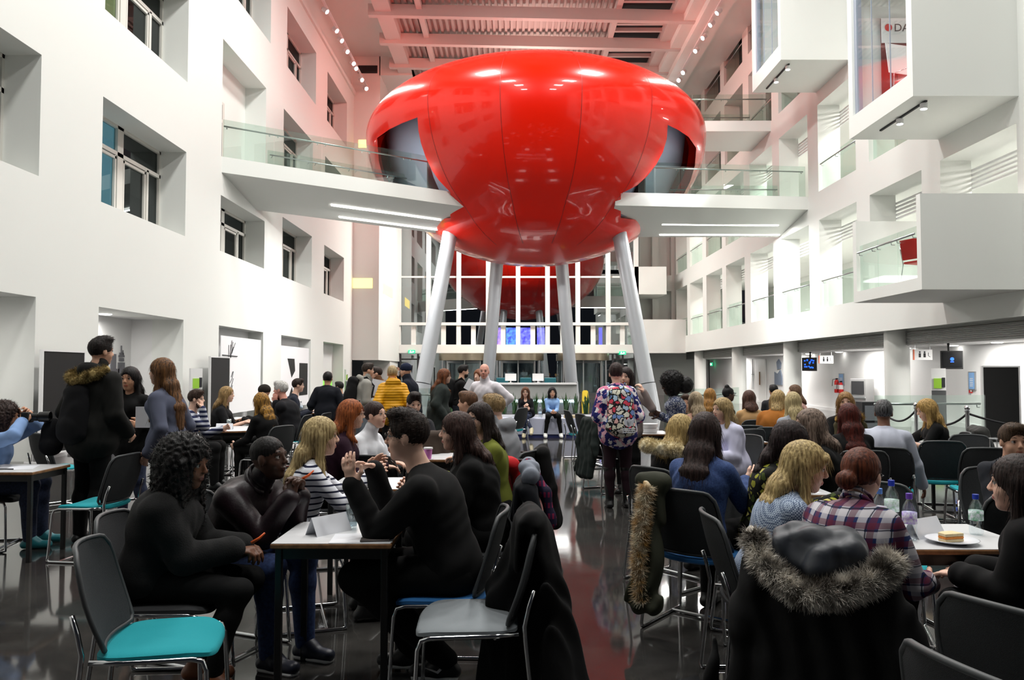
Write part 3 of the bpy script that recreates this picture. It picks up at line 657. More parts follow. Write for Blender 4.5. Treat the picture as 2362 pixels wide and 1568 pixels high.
m_ = MB(); p = atX(1795, 875, 12.36); m_.prism([(p.y-.5, .9), (p.y+.5, .9), (p.y+.5, 1.5), (p.y+.1, 1.4), (p.y-.3, 1.6), (p.y-.5, 1.3)], 12.35, 12.38, lambda u, v, t: (t, u, v)); m_.prism([(p.y-.3, 1.65), (p.y+.1, 1.6), (p.y+.2, 1.95), (p.y-.1, 2.1), (p.y-.4, 1.9)], 12.35, 12.38, lambda u, v, t: (t, u, v)); fixn(tag(m_.build('wall_mural', mat('mural_blue', (110, 122, 140), .6)), 'grey blue patch mural on the arcade wall by the third column', 'mural'))
# water fountain kiosk
p = atZ(1982, 950, 0); e_ = empty('ticket_kiosk', (11.9, 26.6, 0), -PI/2+.5, 'grey upright kiosk with a dark screen by the big arcade column', 'kiosk')
m_ = MB(); m_.box((-.3, -.2, 0), (.3, .25, 1.28)); m_.build('cabinet', mat('kiosk_grey', (140, 140, 140), .4), e_, bevel=.01); m_ = MB(); m_.box((-.24, -.22, .75), (.24, -.2, 1.2)); m_.build('screen', DARK, e_); m_ = MB(); m_.box((-.3, -.24, .62), (.3, -.2, .68)); m_.build('shelf', STEEL, e_)
e_ = empty('recycling_unit', (7.3, 15.9, 0), 0, 'small dark open-fronted unit behind the man with braids', 'unit'); m_ = MB(); m_.box((-.25, -.15, 0), (.25, .15, .92)); m_.build('carcass', DARK, e_); m_ = MB(); m_.box((-.2, -.17, .55), (.2, -.15, .85)); m_.box((-.2, -.17, .2), (.2, -.15, .5)); m_.build('front_panel', GREYP, e_)
# stanchions and ropes
st = [atZ(2030, 928, .97), atZ(2113, 933, .97), atZ(2231, 940, .97), Vector((9.4, 11.6, .97))]
s0 = empty('rope_post', (st[0].x, st[0].y, 0)); m_ = MB(); m_.lathe([(0, 0), (.16, 0), (.16, .015), (.04, .035), (.03, .05), (.03, .9), (.042, .9), (.042, .92), (.02, .93)], 24); m_.build('post', STEEL, s0, auto=.6)
m_ = MB(); m_.lathe([(.0, .92), (.03, .932), (.045, .965), (.03, .998), (0, 1.01)], 20); m_.build('ball_finial', CHROME, s0, smooth=True)
for k, (lab) in enumerate(('silver rope post rising behind the seated man with braids', 'silver rope post directly behind the blonde woman in a black tee on the right', 'silver rope post standing nearest the tall black board', 'silver rope post beyond the right edge of the photo')):
    o = s0 if k == 0 else dup(s0); o.location = (st[k].x, st[k].y, 0); tag(o, lab, 'rope post', 'silver rope posts')
for k in range(3):
    a, b = st[k].copy(), st[k+1].copy(); a.z = b.z = .88; pts = [a.lerp(b, t)-Vector((0, 0, .22*4*t*(1-t))) for t in np.linspace(0, 1, 14)]
    o = MB().tube(pts, .017, 8).build('barrier_rope', mat('rope_black', (30, 30, 34), .7), smooth=True); tag(o, 'black rope slung %s' % ('from the braided man towards the blonde woman', 'between the two posts left of the black board', 'behind the black board to the right edge')[k], 'rope', 'barrier ropes')
# --- reception desk
e_ = empty('reception_desk', (.6, 30.2, 0), 0, 'long white reception desk with glowing foot strip behind the bench', 'desk')
m_ = MB(); m_.box((-2.3, -.1, 1.02), (1.9, .5, 1.08)); m_.build('desk_top', WHITE2, e_); m_ = MB(); m_.box((-2.3, 0, .45), (1.9, .05, 1.02)); 
for k in range(4): m_.box((-2.3+k*1.0, -.01, .45), (-2.28+k*1.0, .0, 1.02))
m_.build('front_panel', mat('desk_grey', (165, 167, 165), .5), e_); m_ = MB(); m_.box((-2.3, .1, 0), (1.9, .5, .3)); m_.build('plinth', GREYP, e_); m_ = MB(); m_.box((-2.2, .02, .33), (1.9, .06, .43)); m_.build('light_strip', mat('cyan_strip', (205, 245, 250), .5, emit=3), e_)
for k, px in enumerate((1158, 1213, 1270)):
    p = atY(px, 878, 31.6); e_ = empty('office_chair', (p.x, 31.6, 0), 0, '%s teal office chair behind the reception desk' % ('leftmost', 'middle', 'rightmost')[k], 'chair', 'teal office chairs'); TE = mat('teal_dark', (14, 88, 98), .7)
    m_ = MB(); m_.box((-.24, .2, .62), (.24, .28, 1.27)); m_.build('backrest', TE, e_, bevel=.05); m_ = MB(); m_.box((-.25, -.25, .45), (.25, .22, .53)); m_.build('seat', TE, e_, bevel=.02); m_ = MB(); m_.lathe([(.03, .08), (.03, .45)], 10)
    for j in range(5): m_.tube([(0, 0, .1), (.3*math.cos(j*1.257), .3*math.sin(j*1.257), .05)], .02, 6)
    m_.build('base', BLACKM, e_)
for k, px in enumerate((1178, 1241)):
    p = atY(px, 870, 30.6); e_ = empty('monitor', (p.x, 30.6, 1.08), .2, '%s white monitor standing on the reception desk' % ('left', 'right')[k], 'monitor', 'white desk monitors'); m_ = MB(); m_.box((-.22, -.02, .08), (.22, .02, .36)); m_.build('screen_back', WHITE2, e_); m_ = MB(); m_.box((-.08, -.06, 0), (.08, .06, .01)); m_.box((-.02, 0, 0), (.02, .02, .1)); m_.build('stand', WHITE2, e_)
# wet floor sign
p = atZ(1350, 935, 0); e_ = empty('wet_floor_sign', (p.x, p.y, 0), 0, 'yellow folding wet floor sign standing beyond the planter', 'floor sign'); YE = mat('sign_yellow', (228, 196, 20), .4)
for s in (-1, 1):
    m_ = MB(); M = Matrix.Rotation(s*.25, 4, 'X'); m_.prism([(-.16, .0), (.16, 0), (.13, .62), (.07, .68), (-.07, .68), (-.13, .62)], s*.17-.008, s*.17+.008, lambda u, v, t: (u, t-s*.17*v/.68, v)); fixn(m_.build('panel', YE, e_))
m_ = MB(); m_.prism([(-.07, .3), (.07, .3), (0, .42)], -.115, -.11, lambda u, v, t: (u, t, v)); m_.box((-.09, -.16, .15), (.09, -.15, .18)); fixn(m_.build('pictogram', DARK, e_))
# --- added glowing panels behind the glazing, imitating reflected display images
VID = []
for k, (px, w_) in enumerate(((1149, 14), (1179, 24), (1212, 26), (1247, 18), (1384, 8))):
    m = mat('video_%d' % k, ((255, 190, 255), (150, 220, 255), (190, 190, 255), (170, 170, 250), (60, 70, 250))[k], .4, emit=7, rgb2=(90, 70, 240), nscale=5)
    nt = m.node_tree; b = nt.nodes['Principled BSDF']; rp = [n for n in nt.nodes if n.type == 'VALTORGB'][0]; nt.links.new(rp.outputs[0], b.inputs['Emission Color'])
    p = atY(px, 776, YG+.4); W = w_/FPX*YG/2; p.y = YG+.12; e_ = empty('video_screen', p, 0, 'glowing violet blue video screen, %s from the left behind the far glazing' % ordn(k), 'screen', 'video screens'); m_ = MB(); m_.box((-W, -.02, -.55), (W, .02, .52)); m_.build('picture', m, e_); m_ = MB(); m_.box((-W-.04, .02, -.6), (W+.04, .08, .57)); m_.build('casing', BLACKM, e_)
# --- bench with planter
e_ = empty('planter_bench', (.45, 18.2, 0), 0, 'long low white bench with a built-in planter in front of the reception desk', 'bench')
m_ = MB(); m_.box((-2.3, 0, .07), (1.5, .55, .44)); m_.build('seat_box', mat('bench_white', (196, 200, 220), .45), e_, bevel=.008); m_ = MB(); m_.box((-2.28, .03, 0), (1.48, .5, .07)); m_.build('kickboard', mat('kick_blue', (44, 54, 110), .5), e_)
m_ = MB(); m_.box((-2.3, .55, 0), (1.5, .95, .5)); m_.build('planter_box', WHITE2, e_); m_ = MB(); m_.box((-2.25, .6, .5), (1.45, .9, .51)); m_.build('soil', DARK, e_)
pl = empty('snake_plant', (0, 0, 0)); m_ = MB(); lr = random.Random(9)
for k in range(22):
    a = lr.uniform(0, 6.28); r0 = lr.uniform(0, .07); h = lr.uniform(.28, .52); lean = lr.uniform(0, .13); w2 = .026; d = Vector((math.cos(a), math.sin(a), 0)); s = Vector((-d.y, d.x, 0)); rows = []
    for i in range(6):
        t = i/5; c = d*(r0+lean*t*t)+Vector((0, 0, h*t)); ww = w2*math.sin(PI*min(.98, .25+.73*t))*1.1; rows += [c-s*ww, c+s*ww]
    m_.add(rows, [(2*i, 2*i+1, 2*i+3, 2*i+2) for i in range(5)])
m_.build('leaf_blades', mat('snake_green', (36, 74, 40), .5, rgb2=(70, 105, 60), nscale=30), pl)
for k in range(15):
    o = pl if k == 0 else dup(pl, rz=k*1.3); o.location = (-1.7+k*.25, 18.95, .51); tag(o, 'dark green snake plant in the bench planter, %s clump along the row' % (ordn(k) if k < 12 else ('thirteenth', 'fourteenth', 'fifteenth')[k-12]), 'plant', 'snake plants in the bench planter')
# --- box interiors
p = atY(2076, 60, 18.2); e_ = empty('wall_poster', (9.05, 18.3, 0), 0, 'dark red and white newspaper style poster inside the upper glass box', 'poster')
m_ = MB(); m_.box((-.25, 0, 7.9), (.9, .03, 9.95)); m_.build('poster_sheet', mat('poster_dark_red', (92, 18, 22), .6), e_); m_ = MB(); m_.box((-.25, -.01, 9.35), (.9, 0, 9.95)); m_.build('poster_header', WHITE2, e_)
m_ = MB(); m_.lathe([(0, 0), (.09, .001)], 20, (-.08, -.015, 9.72), Matrix.Rotation(PI/2, 4, 'X')); m_.build('red_disc', FRED, e_)
def text(s, loc, size, m, parent, rot=(PI/2, 0, 0), name='lettering'):
    c = bpy.data.curves.new(name, 'FONT'); c.body = s; c.size = size; c.extrude = .001; c.materials.append(m); o0 = bpy.data.objects.new(name, c); COL.objects.link(o0); bpy.context.view_layer.update(); me_ = bpy.data.meshes.new_from_object(o0.evaluated_get(bpy.context.evaluated_depsgraph_get())); bpy.data.objects.remove(o0); o = bpy.data.objects.new(name, me_); COL.objects.link(o); o.location = loc; o.rotation_euler = rot; o.parent = parent; return o
text('DAILY', (.05, -.015, 9.63), .26, DARK, e_)
def red_chair(loc, rz, lab):
    e_ = empty('red_armchair', loc, rz, lab, 'chair'); RC = mat('chair_red', (190, 24, 22), .5); m_ = MB(); m_.box((-.25, -.24, .42), (.25, .25, .47)); m_.build('seat', RC, e_, bevel=.02); m_ = MB(); m_.hexa([(-.24, -.27, .5), (.24, -.27, .5), (.24, -.24, .5), (-.24, -.24, .5), (-.22, -.38, .92), (.22, -.38, .92), (.22, -.35, .92), (-.22, -.35, .92)]); m_.build('backrest', RC, e_, bevel=.01)
    m_ = MB()
    for s in (-1, 1): m_.tube([(s*.27, -.3, 0), (s*.27, -.22, .42), (s*.25, -.33, .8)], .012, 8); m_.tube([(s*.27, .24, 0), (s*.27, .2, .64), (s*.27, -.26, .66)], .012, 8)
    m_.build('frame', CHROME, e_, smooth=True)
red_chair((8.75, 16.6, 3.42), -1.2, 'red armchair with chrome arms standing in the open balcony box')
red_chair((9.0, 17.4, 7.65), .5, 'red armchair near the poster inside the upper glass box'); red_chair((9.6, 17.0, 7.65), 2.2, 'red armchair with its back to the glass, beside the white flip board')
e_ = empty('flip_board', (8.95, 17.75, 7.65), .3, 'white tilted flip board inside the upper glass box', 'board'); m_ = MB(); m_.hexa([(-.3, 0, .75), (.3, 0, .75), (.3, .02, .75), (-.3, .02, .75), (-.25, .15, 1.5), (.35, .15, 1.5), (.35, .17, 1.5), (-.25, .17, 1.5)]); m_.build('panel', WHITE2, e_); m_ = MB(); m_.tube([(-.25, .2, 0), (0, .1, .8)], .015, 6); m_.tube([(.25, .2, 0), (0, .1, .8)], .015, 6); m_.build('easel', DARK, e_)
# =================== SOFT BODY MESHER ===================
V = lambda *a: np.array(a, float)
def nz(a): n = np.linalg.norm(a); return a/n if n > 1e-9 else a
def cone(a, b, ra, rb, k=.03, u=None, w=1., op='u'): return dict(t=0, a=V(*a), b=V(*b), ra=ra, rb=rb, k=k, u=None if u is None else nz(V(*u)), w=w, op=op)
def ell(c, r, R=None, k=.03, op='u'): return dict(t=1, c=V(*c), r=V(*r), R=np.eye(3) if R is None else R, k=k, op=op)
def pbox(p):
    if p['t'] == 0:
        m = max(p['ra'], p['rb'])*(p['w'] if p['u'] is not None else 1); return np.minimum(p['a'], p['b'])-m, np.maximum(p['a'], p['b'])+m
    m = p['r'].max(); return p['c']-m, p['c']+m
def pev(p, P):
    if p['t'] == 0:
        q = P-p['a']; ba = p['b']-p['a']
        if p['u'] is not None: q = q-np.outer(q@p['u'], p['u'])*(1-1/p['w']); ba = ba-p['u']*(ba@p['u'])*(1-1/p['w'])
        L2 = ba@ba+1e-12; t = np.clip(q@ba/L2, 0, 1); d = np.linalg.norm(q-t[:, None]*ba, axis=1)
        return d-(p['ra']+(p['rb']-p['ra'])*t)
    q = (P-p['c'])@p['R']; r = p['r']; k0 = np.linalg.norm(q/r, axis=1); k1 = np.linalg.norm(q/(r*r), axis=1)+1e-9
    return k0*(k0-1)/k1
def field(prims, P, slack, noise=None):
    d = np.full(len(P), .5)
    for p in prims:
        lo, hi = pbox(p); m = p['k']+slack; ix = np.nonzero(((P > lo-m) & (P < hi+m)).all(1))[0]
        if len(ix) == 0: continue
        e = pev(p, P[ix]); k = p['k']; c = d[ix]
        if p['op'] == 'u': h = np.maximum(k-np.abs(c-e), 0)/k; d[ix] = np.minimum(c, e)-h*h*k*.25
        else: e = -e; h = np.maximum(k-np.abs(c-e), 0)/k; d[ix] = np.maximum(c, e)+h*h*k*.25
    if noise is not None: d = d+noise(P)
    return d
def sdf_mesh(prims, h, noise=None):
    us = [p for p in prims if p['op'] == 'u']; bb = [pbox(p) for p in us]
    lo = np.min([b[0] for b in bb], 0)-3*h; hi = np.max([b[1] for b in bb], 0)+3*h
    B = 4; H = B*h; n = np.ceil((hi-lo)/H).astype(int)+1
    g = np.stack(np.meshgrid(*[np.arange(q) for q in n], indexing='ij'), -1).reshape(-1, 3)
    d = field(prims, lo+(g+.375)*H, H*1.6, noise)
    near = np.abs(d) < H*1.45; A = np.repeat(np.repeat(np.repeat(np.sign(d).reshape(n), B, 0), B, 1), B, 2).astype(np.float32)
    gc = g[near]; off = np.stack(np.meshgrid(*[np.arange(B)]*3, indexing='ij'), -1).reshape(-1, 3)
    ix = (gc[:, None, :]*B+off[None]).reshape(-1, 3); dv = field(prims, lo+ix*h, 2*h, noise); A[ix[:, 0], ix[:, 1], ix[:, 2]] = dv
    S = A < 0; cnt = np.zeros(tuple(q-1 for q in S.shape), np.uint8)
    sl = lambda i, M: M[i[0]:M.shape[0]-1+i[0], i[1]:M.shape[1]-1+i[1], i[2]:M.shape[2]-1+i[2]]
    CO = [(i, j, k) for i in (0, 1) for j in (0, 1) for k in (0, 1)]
    for c in CO: cnt += sl(c, S)
    act = np.argwhere((cnt > 0) & (cnt < 8)); idx = np.full(cnt.shape, -1, np.int32); idx[tuple(act.T)] = np.arange(len(act))
    val = np.stack([A[act[:, 0]+c[0], act[:, 1]+c[1], act[:, 2]+c[2]] for c in CO], 1)
    sm = np.zeros((len(act), 3)); ct = np.zeros(len(act)); CA = np.array(CO)
    for a in range(8):
        for b in range(a+1, 8):
            if np.abs(CA[a]-CA[b]).sum() != 1: continue
            x = (val[:, a] < 0) != (val[:, b] < 0); va, vb = val[x, a], val[x, b]; t = va/(va-vb)
            sm[x] += CA[a]+t[:, None]*(CA[b]-CA[a]); ct[x] += 1
    v = lo+(act+sm/ct[:, None])*h; F = []
    for ax in range(3):
        o = [0, 0, 0]; o[ax] = 1; s0 = S[:S.shape[0]-o[0], :S.shape[1]-o[1], :S.shape[2]-o[2]]; s1 = S[o[0]:, o[1]:, o[2]:]
        e = np.argwhere(s0 != s1); b1 = [0, 0, 0]; b2 = [0, 0, 0]; b1[(ax+1) % 3] = 1; b2[(ax+2) % 3] = 1; b1 = V(*b1).astype(int); b2 = V(*b2).astype(int)
        e = e[(e[:, (ax+1) % 3] > 0) & (e[:, (ax+2) % 3] > 0)]
        def I(q): return idx[q[:, 0], q[:, 1], q[:, 2]]
        q = np.stack([I(e-b1-b2), I(e-b2), I(e), I(e-b1)], 1); ins = s0[tuple(e.T)]
        q[~ins] = q[~ins][:, ::-1]; F.append(q)
    f = np.concatenate(F); f = f[(f >= 0).all(1)]
    return v, f
def fast_mesh(name, v, f, mats, midx=None, parent=None):
    me = bpy.data.meshes.new(name); me.vertices.add(len(v)); me.vertices.foreach_set('co', v.astype(np.float32).ravel())
    nf = len(f); me.loops.add(nf*4); me.loops.foreach_set('vertex_index', f.astype(np.int32).ravel()); me.polygons.add(nf)
    me.polygons.foreach_set('loop_start', np.arange(0, nf*4, 4, dtype=np.int32)); me.polygons.foreach_set('loop_total', np.full(nf, 4, np.int32))
    for m in mats: me.materials.append(m)
    if midx is not None: me.polygons.foreach_set('material_index', midx.astype(np.int32))
    me.polygons.foreach_set('use_smooth', np.ones(nf, bool)); me.update(calc_edges=True)
    o = bpy.data.objects.new(name, me); COL.objects.link(o)
    if parent: o.parent = parent
    return o
def blob(name, prims, h, m, parent=None, noise=None):
    v, f = sdf_mesh(prims, h, noise); return fast_mesh(name, v, f, [m], None, parent)
def fold_noise(amp, fr=38, seed=0):
    r = np.random.default_rng(seed); A = r.normal(size=(4, 3)); A /= np.linalg.norm(A, axis=1)[:, None]; A[:, 2] *= .8; ph = r.uniform(0, 6, 4)
    def f(P):
        w_ = P+.03*np.sin(P[:, [1, 2, 0]]*17+ph[0]); return amp*(np.sin(w_@A[0]*fr+ph[0])+.7*np.sin(w_@A[1]*fr*1.6+ph[1])+.5*np.sin(w_@A[2]*fr*2.3+ph[2]))/2
    return f
def strands(name, pts, nrm, n_each, ln, wd, m, parent, jit=.5, seed=1, drop=0):
    r = np.random.default_rng(seed); P = np.repeat(np.array(pts, float), n_each, 0); Nn = np.repeat(np.array(nrm, float), n_each, 0)
    N = len(P); d = Nn+r.normal(size=(N, 3))*jit; d /= np.linalg.norm(d, axis=1)[:, None]; L_ = ln*r.uniform(.6, 1.25, N)[:, None]
    s = np.cross(d, r.normal(size=(N, 3))); s /= np.linalg.norm(s, axis=1)[:, None]+1e-9
    P = P+r.normal(size=(N, 3))*wd*2; mid = P+d*L_*.55; tip = P+d*L_; tip[:, 2] -= drop; mid[:, 2] -= drop*.3
    v = np.stack([P-s*wd, P+s*wd, mid+s*wd*.7, mid-s*wd*.7, tip+s*wd*.12, tip-s*wd*.12], 1).reshape(-1, 3); b = np.arange(N)[:, None]*6
    f = np.concatenate([b+np.array([[0, 1, 2, 3]]), b+np.array([[3, 2, 4, 5]])]); return fast_mesh(name, v, f, [m], None, parent)
# =================== PEOPLE ===================
def skinmat(rgb):
    m = mat('skin_%d_%d_%d' % rgb, rgb, .48, spec=.4); b = m.node_tree.nodes['Principled BSDF']; b.inputs['Subsurface Weight'].default_value = .0; return m
def hairmat(rgb, rgb2=None):
    r2 = rgb2 or tuple(min(255, int(c*1.18+14)) for c in rgb); return mat('hair_%d_%d_%d_%d' % (*rgb, r2[0]), tuple(int(c*.75) for c in rgb), .55, rgb2=r2, nscale=1, bump=.35, bscale=1, stretch=(95, 95, 2.5), spec=.22)
def cloth(rgb, rough=.9, bump=.06, key='', sheen=.2, bs=350): return mat('cloth_%d_%d_%d%s' % (*rgb, key), rgb, rough, bump=bump, bscale=bs, sheen=0, spec=.25)
def rotm(yaw, pitch, roll=0):  # yaw left +, pitch up +
    return np.array((Matrix.Rotation(yaw, 3, 'Z') @ Matrix.Rotation(pitch, 3, 'X') @ Matrix.Rotation(roll, 3, 'Y')))
def ik(a, t, l1, l2, pole):
    d = t-a; D = np.linalg.norm(d); D = min(max(D, abs(l1-l2)+.02), l1+l2-.004); u = nz(d); x = (l1*l1-l2*l2+D*D)/(2*D); hh = math.sqrt(max(l1*l1-x*x, 0)); p = pole-u*(pole@u); return a+u*x+nz(p)*hh, a+u*D
def hand(w, d, n, side, g, curl, spread=1.):
    """w wrist, d finger direction, n palm normal, side = thumb side vector"""
    P = []; d = nz(d); n = nz(n-d*(n@d)); s = nz(np.cross(d, n)); s = s if s@side > 0 else -s
    P.append(cone(w-d*.01, w+d*.075, .0165, .0145, .012, u=s, w=2.3)); P.append(cone(w, w+d*.02, .022, .02, .02))
    for o, l in ((.031, .070), (.0105, .080), (-.0105, .075), (-.030, .058)):
        b = w+d*.082+s*o*1.0; c = curl*(1+.12*(.03-o)/.03); f1 = nz(d*math.cos(c*.5)+n*math.sin(c*.5)+s*o*2.2*spread); f2 = nz(d*math.cos(c*1.15)+n*math.sin(c*1.15)+s*o*2*spread); f3 = nz(d*math.cos(c*1.7)+n*math.sin(c*1.7)+s*o*spread)
        m1 = b+f1*l*.45; m2 = m1+f2*l*.32; P += [cone(b, m1, .0095*g, .0088*g, .005), cone(m1, m2, .0088*g, .008*g, .005), cone(m2, m2+f3*l*.26, .008*g, .0068*g, .005)]
    b = w+d*.022+s*.03; t1 = b+nz(d*.7+s*.65+n*.25)*.04; P += [cone(w+d*.01+s*.01, b, .016, .015, .012), cone(b, t1, .0135*g, .011*g, .008), cone(t1, t1+nz(d+s*.15+n*(.1+curl*.4))*.032, .0108*g, .0085*g, .006)]
    return P
SHOE = {}
def person(label, hp, yaw, skin=(226, 178, 150), top=(20, 20, 22), bottom=(18, 18, 20), shoes=(20, 20, 20), hair=('short', (40, 28, 22)), sit=True, fem=False, H=None,
           lean=6, side=0, hy=0, hpi=0, hr=0, hands=None, hd=None, curl=.6, legs=None, seat=.46, hq=0, sleeve=1.0, tk=.014, glasses=None, chair=None, neck='crew', group=None, hem=None,
           topmat=None, botmat=None, longtop=False, skirt=False, curls=None, shleg=None, sole=None, beard=None, eyes=True, bare=None, poleL=None, poleR=None, bulk=1., cdx=0.):
    yw = math.radians(yaw); P3 = atY(*hp); hh = (.0125, .0095, .0062)[hq] if hp[2] < 12.5 else .016
    H = H or 1.70
    for it in range(5):
        s = H/1.72; ln = math.radians(lean); sd = math.radians(side)
        pz = (seat+.085) if sit else .93*s
        up = nz(V(math.sin(sd), math.sin(ln), math.cos(ln))); fw = nz(V(0, math.cos(ln), -math.sin(ln)))
        pel = V(0, 0, pz); ch = pel+up*.31*s; nb = pel+up*.49*s+fw*.012; hw = rotm(math.radians(hy), math.radians(hpi), math.radians(hr))
        hc = nb+nz(up*.8+V(0, 0, .35)+fw*.12)*.15*s+hw[:, 1]*.018
        if P3.z-hc[2] and it < 4 : H = min(max(H*(1+(P3.z-hc[2])/(hc[2]-(pz if sit else 0))*.9), 1.42), 1.98)
    c, s_ = math.cos(yw), math.sin(yw); ox, oy = hc[0]*c-hc[1]*s_, hc[0]*s_+hc[1]*c
    loc = (P3.x-ox, P3.y-oy, 0)
    sw = (.152 if fem else .176)*s; hwid = .085*s; X = V(1, 0, 0)
    J = dict(pel=pel, ch=ch, nb=nb, hc=hc, up=up, fw=fw, s=s, hw=hw)
    shl = {}; el = {}; wr = {}; HD = {}
    if hands is None: hands = 'lap' if sit else 'down'
    pre = {'lap': (.10, .34, pz+.12), 'down': (.25, .04, .80*s), 'table': (.13, .43, .775), 'pockets': (.2, .08, .88*s), 'hips': (.2, .02, .98*s), 'front': (.07, .3, 1.0*s)}
    for k, sg in (('R', 1), ('L', -1)):
        hh_ = hands[0 if k == 'R' else 1] if isinstance(hands, (list, tuple)) else hands
        tgt = V(*pre[hh_])*V(sg, 1, 1) if isinstance(hh_, str) else V(*hh_)
        sh = nb-up*.088*s+X*sg*sw+fw*(-.005); pole = V(sg*.35, -.5, -.8) if not isinstance(hh_, str) or hh_ != 'hips' else V(sg*1, -.6, 0)
        pp = poleR if k == 'R' else poleL
        if pp is not None: pole = V(*pp)
        e, w_ = ik(sh, tgt, .285*s, .25*s, pole); shl[k] = sh; el[k] = e; wr[k] = w_
        dd = nz(w_-e); 
        if hd is not None and hd[0 if k == 'R' else 1] is not None: a_ = hd[0 if k == 'R' else 1]; dr, nn = V(*a_[0]), V(*a_[1]); ths = V(*a_[2]) if len(a_) > 2 else V(-sg, 0, .4)
        elif hh_ == 'table' or hh_ == 'lap': dr, nn, ths = V(-sg*.25, 1, -.12), V(0, 0, -1), V(-sg, 0, 0)
        else: dr, nn, ths = dd, V(-sg, 0, .1), V(0, 1, .2)
        HD[k] = (dr, nn, ths)
    kn = {}; an = {}; hp_ = {}; ft = {}
    for k, sg in (('R', 1), ('L', -1)):
        h0 = pel+X*sg*hwid; 
        if legs and legs[0 if k == 'R' else 1] is not None: a_, b_ = legs[0 if k == 'R' else 1]; K, A = V(*a_), V(*b_)
        elif sit: K = V(sg*.12, .43*s, pz+.005); A = V(sg*.13, .40*s+.03, .09)
        else: K = V(sg*.095, .02, .49*s); A = V(sg*.10, -.02, .085)
        hp_[k], kn[k], an[k] = h0, K, A; d = (A-K); f = nz(V(d[0]*.3, 1, -.0) if A[2] < .14 else nz(V(0, 1, -.35))); ft[k] = f
    # body
    g = 1.25 if hq == 0 else (1.12 if hq == 1 else 1.0); bk = bulk
    def torso(t, lim=None):
        wz = .9 if fem else 1.
        Q = [ell(pel+up*.02, ((.165*wz*bk*s+t), .118*s*bk+t, .12*s+t), None, .05), cone(pel+up*.05, ch, (.098 if fem else .112)*s*bk+t, .118*s*bk+t, .06, u=X, w=1.28), ell(ch+up*.02, (.150*wz*s*bk+t, .105*s*bk+t, .135*s+t), None, .06)]
        Q += [cone(shl['L']-up*.0, nb-up*.03, .040*s*bk+t, .046*s+t*.7, .04), cone(shl['R'], nb-up*.03, .040*s*bk+t, .046*s+t*.7, .04)]
        if fem: Q += [ell(ch+up*.03+fw*.085*s+X*.065*q, (.06*s+t*.5,)*3, None, .04) for q in (1, -1)]
        return Q
    def arm(k, t, lim=1.0):
        sh, e, w_ = shl[k], el[k], wr[k]; Q = []; r0, r1, r2 = (.044 if fem else .049)*s*bk, (.035 if fem else .039)*s*bk, .026*s
        if lim >= .5: Q.append(cone(sh, e, r0+t, r1+t, .02)); f = (lim-.5)*2; Q.append(cone(e, e+(w_-e)*f, r1+t, r1+(r2-r1)*f+t, .015))
        else: Q.append(cone(sh, sh+(e-sh)*lim*2, r0+t, r1+t+.006, .02))
        return Q
    def leg(k, t, lim=1.0):
        a, b, c_ = hp_[k], kn[k], an[k]; wf = 1.06 if fem else 1.; Q = [cone(a, b, .083*s*wf*bk+t, .056*s+t, .04)]; m_ = b+(c_-b)*.3+V(0, -.015, 0)
        Q += [cone(b, m_, .053*s+t, .053*s+t, .03), cone(m_, b+(c_-b)*lim, .053*s+t, .036*s+(t if lim > .9 else 0), .03)]; return Q
    B = torso(0)+arm('L', 0)+arm('R', 0)+leg('L', 0)+leg('R', 0)
    for k in 'LR': B += [cone(an[k], an[k]+ft[k]*.12+V(0, 0, -.05 if an[k][2] < .14 else -.03), .026, .018, .03)]
    hs = s*.97 if s > 1.05 else (1.02 if s < .95 else 1.)
    def hf(x, y, z): return hc+hw@V(x, y, z)*hs
    def he(c_, r, k=.012, op='u'): return ell(hf(*c_), V(*r)*hs, hw, k, op)
    B += [cone(nb-up*.05, hf(0, -.022, -.05), .060*s*(.88 if fem else 1), .052*(.86 if fem else 1), .03)]
    B += [he((0, -.012, .03), (.073, .094, .090), .02), he((0, .024, -.036), (.056, .060, .078), .025), he((0, .057, -.092), (.021, .018, .018), .022)]
    if hq or hp[2] < 9:
        for q in (1, -1): B += [he((q*.034, .048, -.030), (.024, .026, .028), .02), he((q*.031, .093, .008), (.0165, .012, .0105), .01, 's'), cone(hf(q*.017, .078, .0175), hf(q*.045, .070, .0165), .0052, .0048, .006), cone(hf(q*.018, .076, -.0015), hf(q*.044, .069, -.001), .004, .004, .005), he((q*.010, .094, -.027), (.008, .009, .007), .006), he((q*.074, -.004, -.008), (.008, .018, .030), .01)]
        B += [cone(hf(-.034, .076, .028), hf(.034, .076, .028), .009, .009, .014), cone(hf(0, .082, .014), hf(0, .099, -.020), .006, .0105, .010), he((0, .0815, -.0525), (.023, .010, .005), .006), he((0, .0800, -.063), (.019, .0105, .0065), .006)]
    else: B += [cone(hf(0, .082, .012), hf(0, .108, -.022), .009, .014, .012)]+[he((q*.075, -.004, -.008), (.010, .018, .030), .01) for q in (1, -1)]
    cr = curls or (curl, curl)
    for i, k in enumerate('RL'):
        B += hand(wr[k], HD[k][0], HD[k][1], HD[k][2], g, cr[i])
    sk = skinmat(skin); lipc = tuple(int(a*b) for a, b in zip(skin, (.86, .62, .62))) if fem else tuple(int(a*b) for a, b in zip(skin, (.86, .72, .70)))
    if skirt == 'lips': lipc = (190, 50, 60)
    v, f = sdf_mesh(B, hh); fc = v[f].mean(1); lq = (fc-hf(0, .0865, -.0585))@hw/hs; ml = ((lq/V(.023, .018, .0115))**2).sum(1) < 1
    mi = ml.astype(int)
    if hq == 0: mi[:] = 0
    o = fast_mesh('person', v, f, [sk, mat('lip_%d_%d_%d' % lipc, lipc, .4)], mi)
    o.location = loc; o.rotation_euler = (0, 0, yw); tag(o, label, 'person', group)
    o['_'] = 0; del o['_']
    # clothing
    wn_ = fold_noise(.0045 if hq else .003, 40, int(hp[0])); ch_ = hh
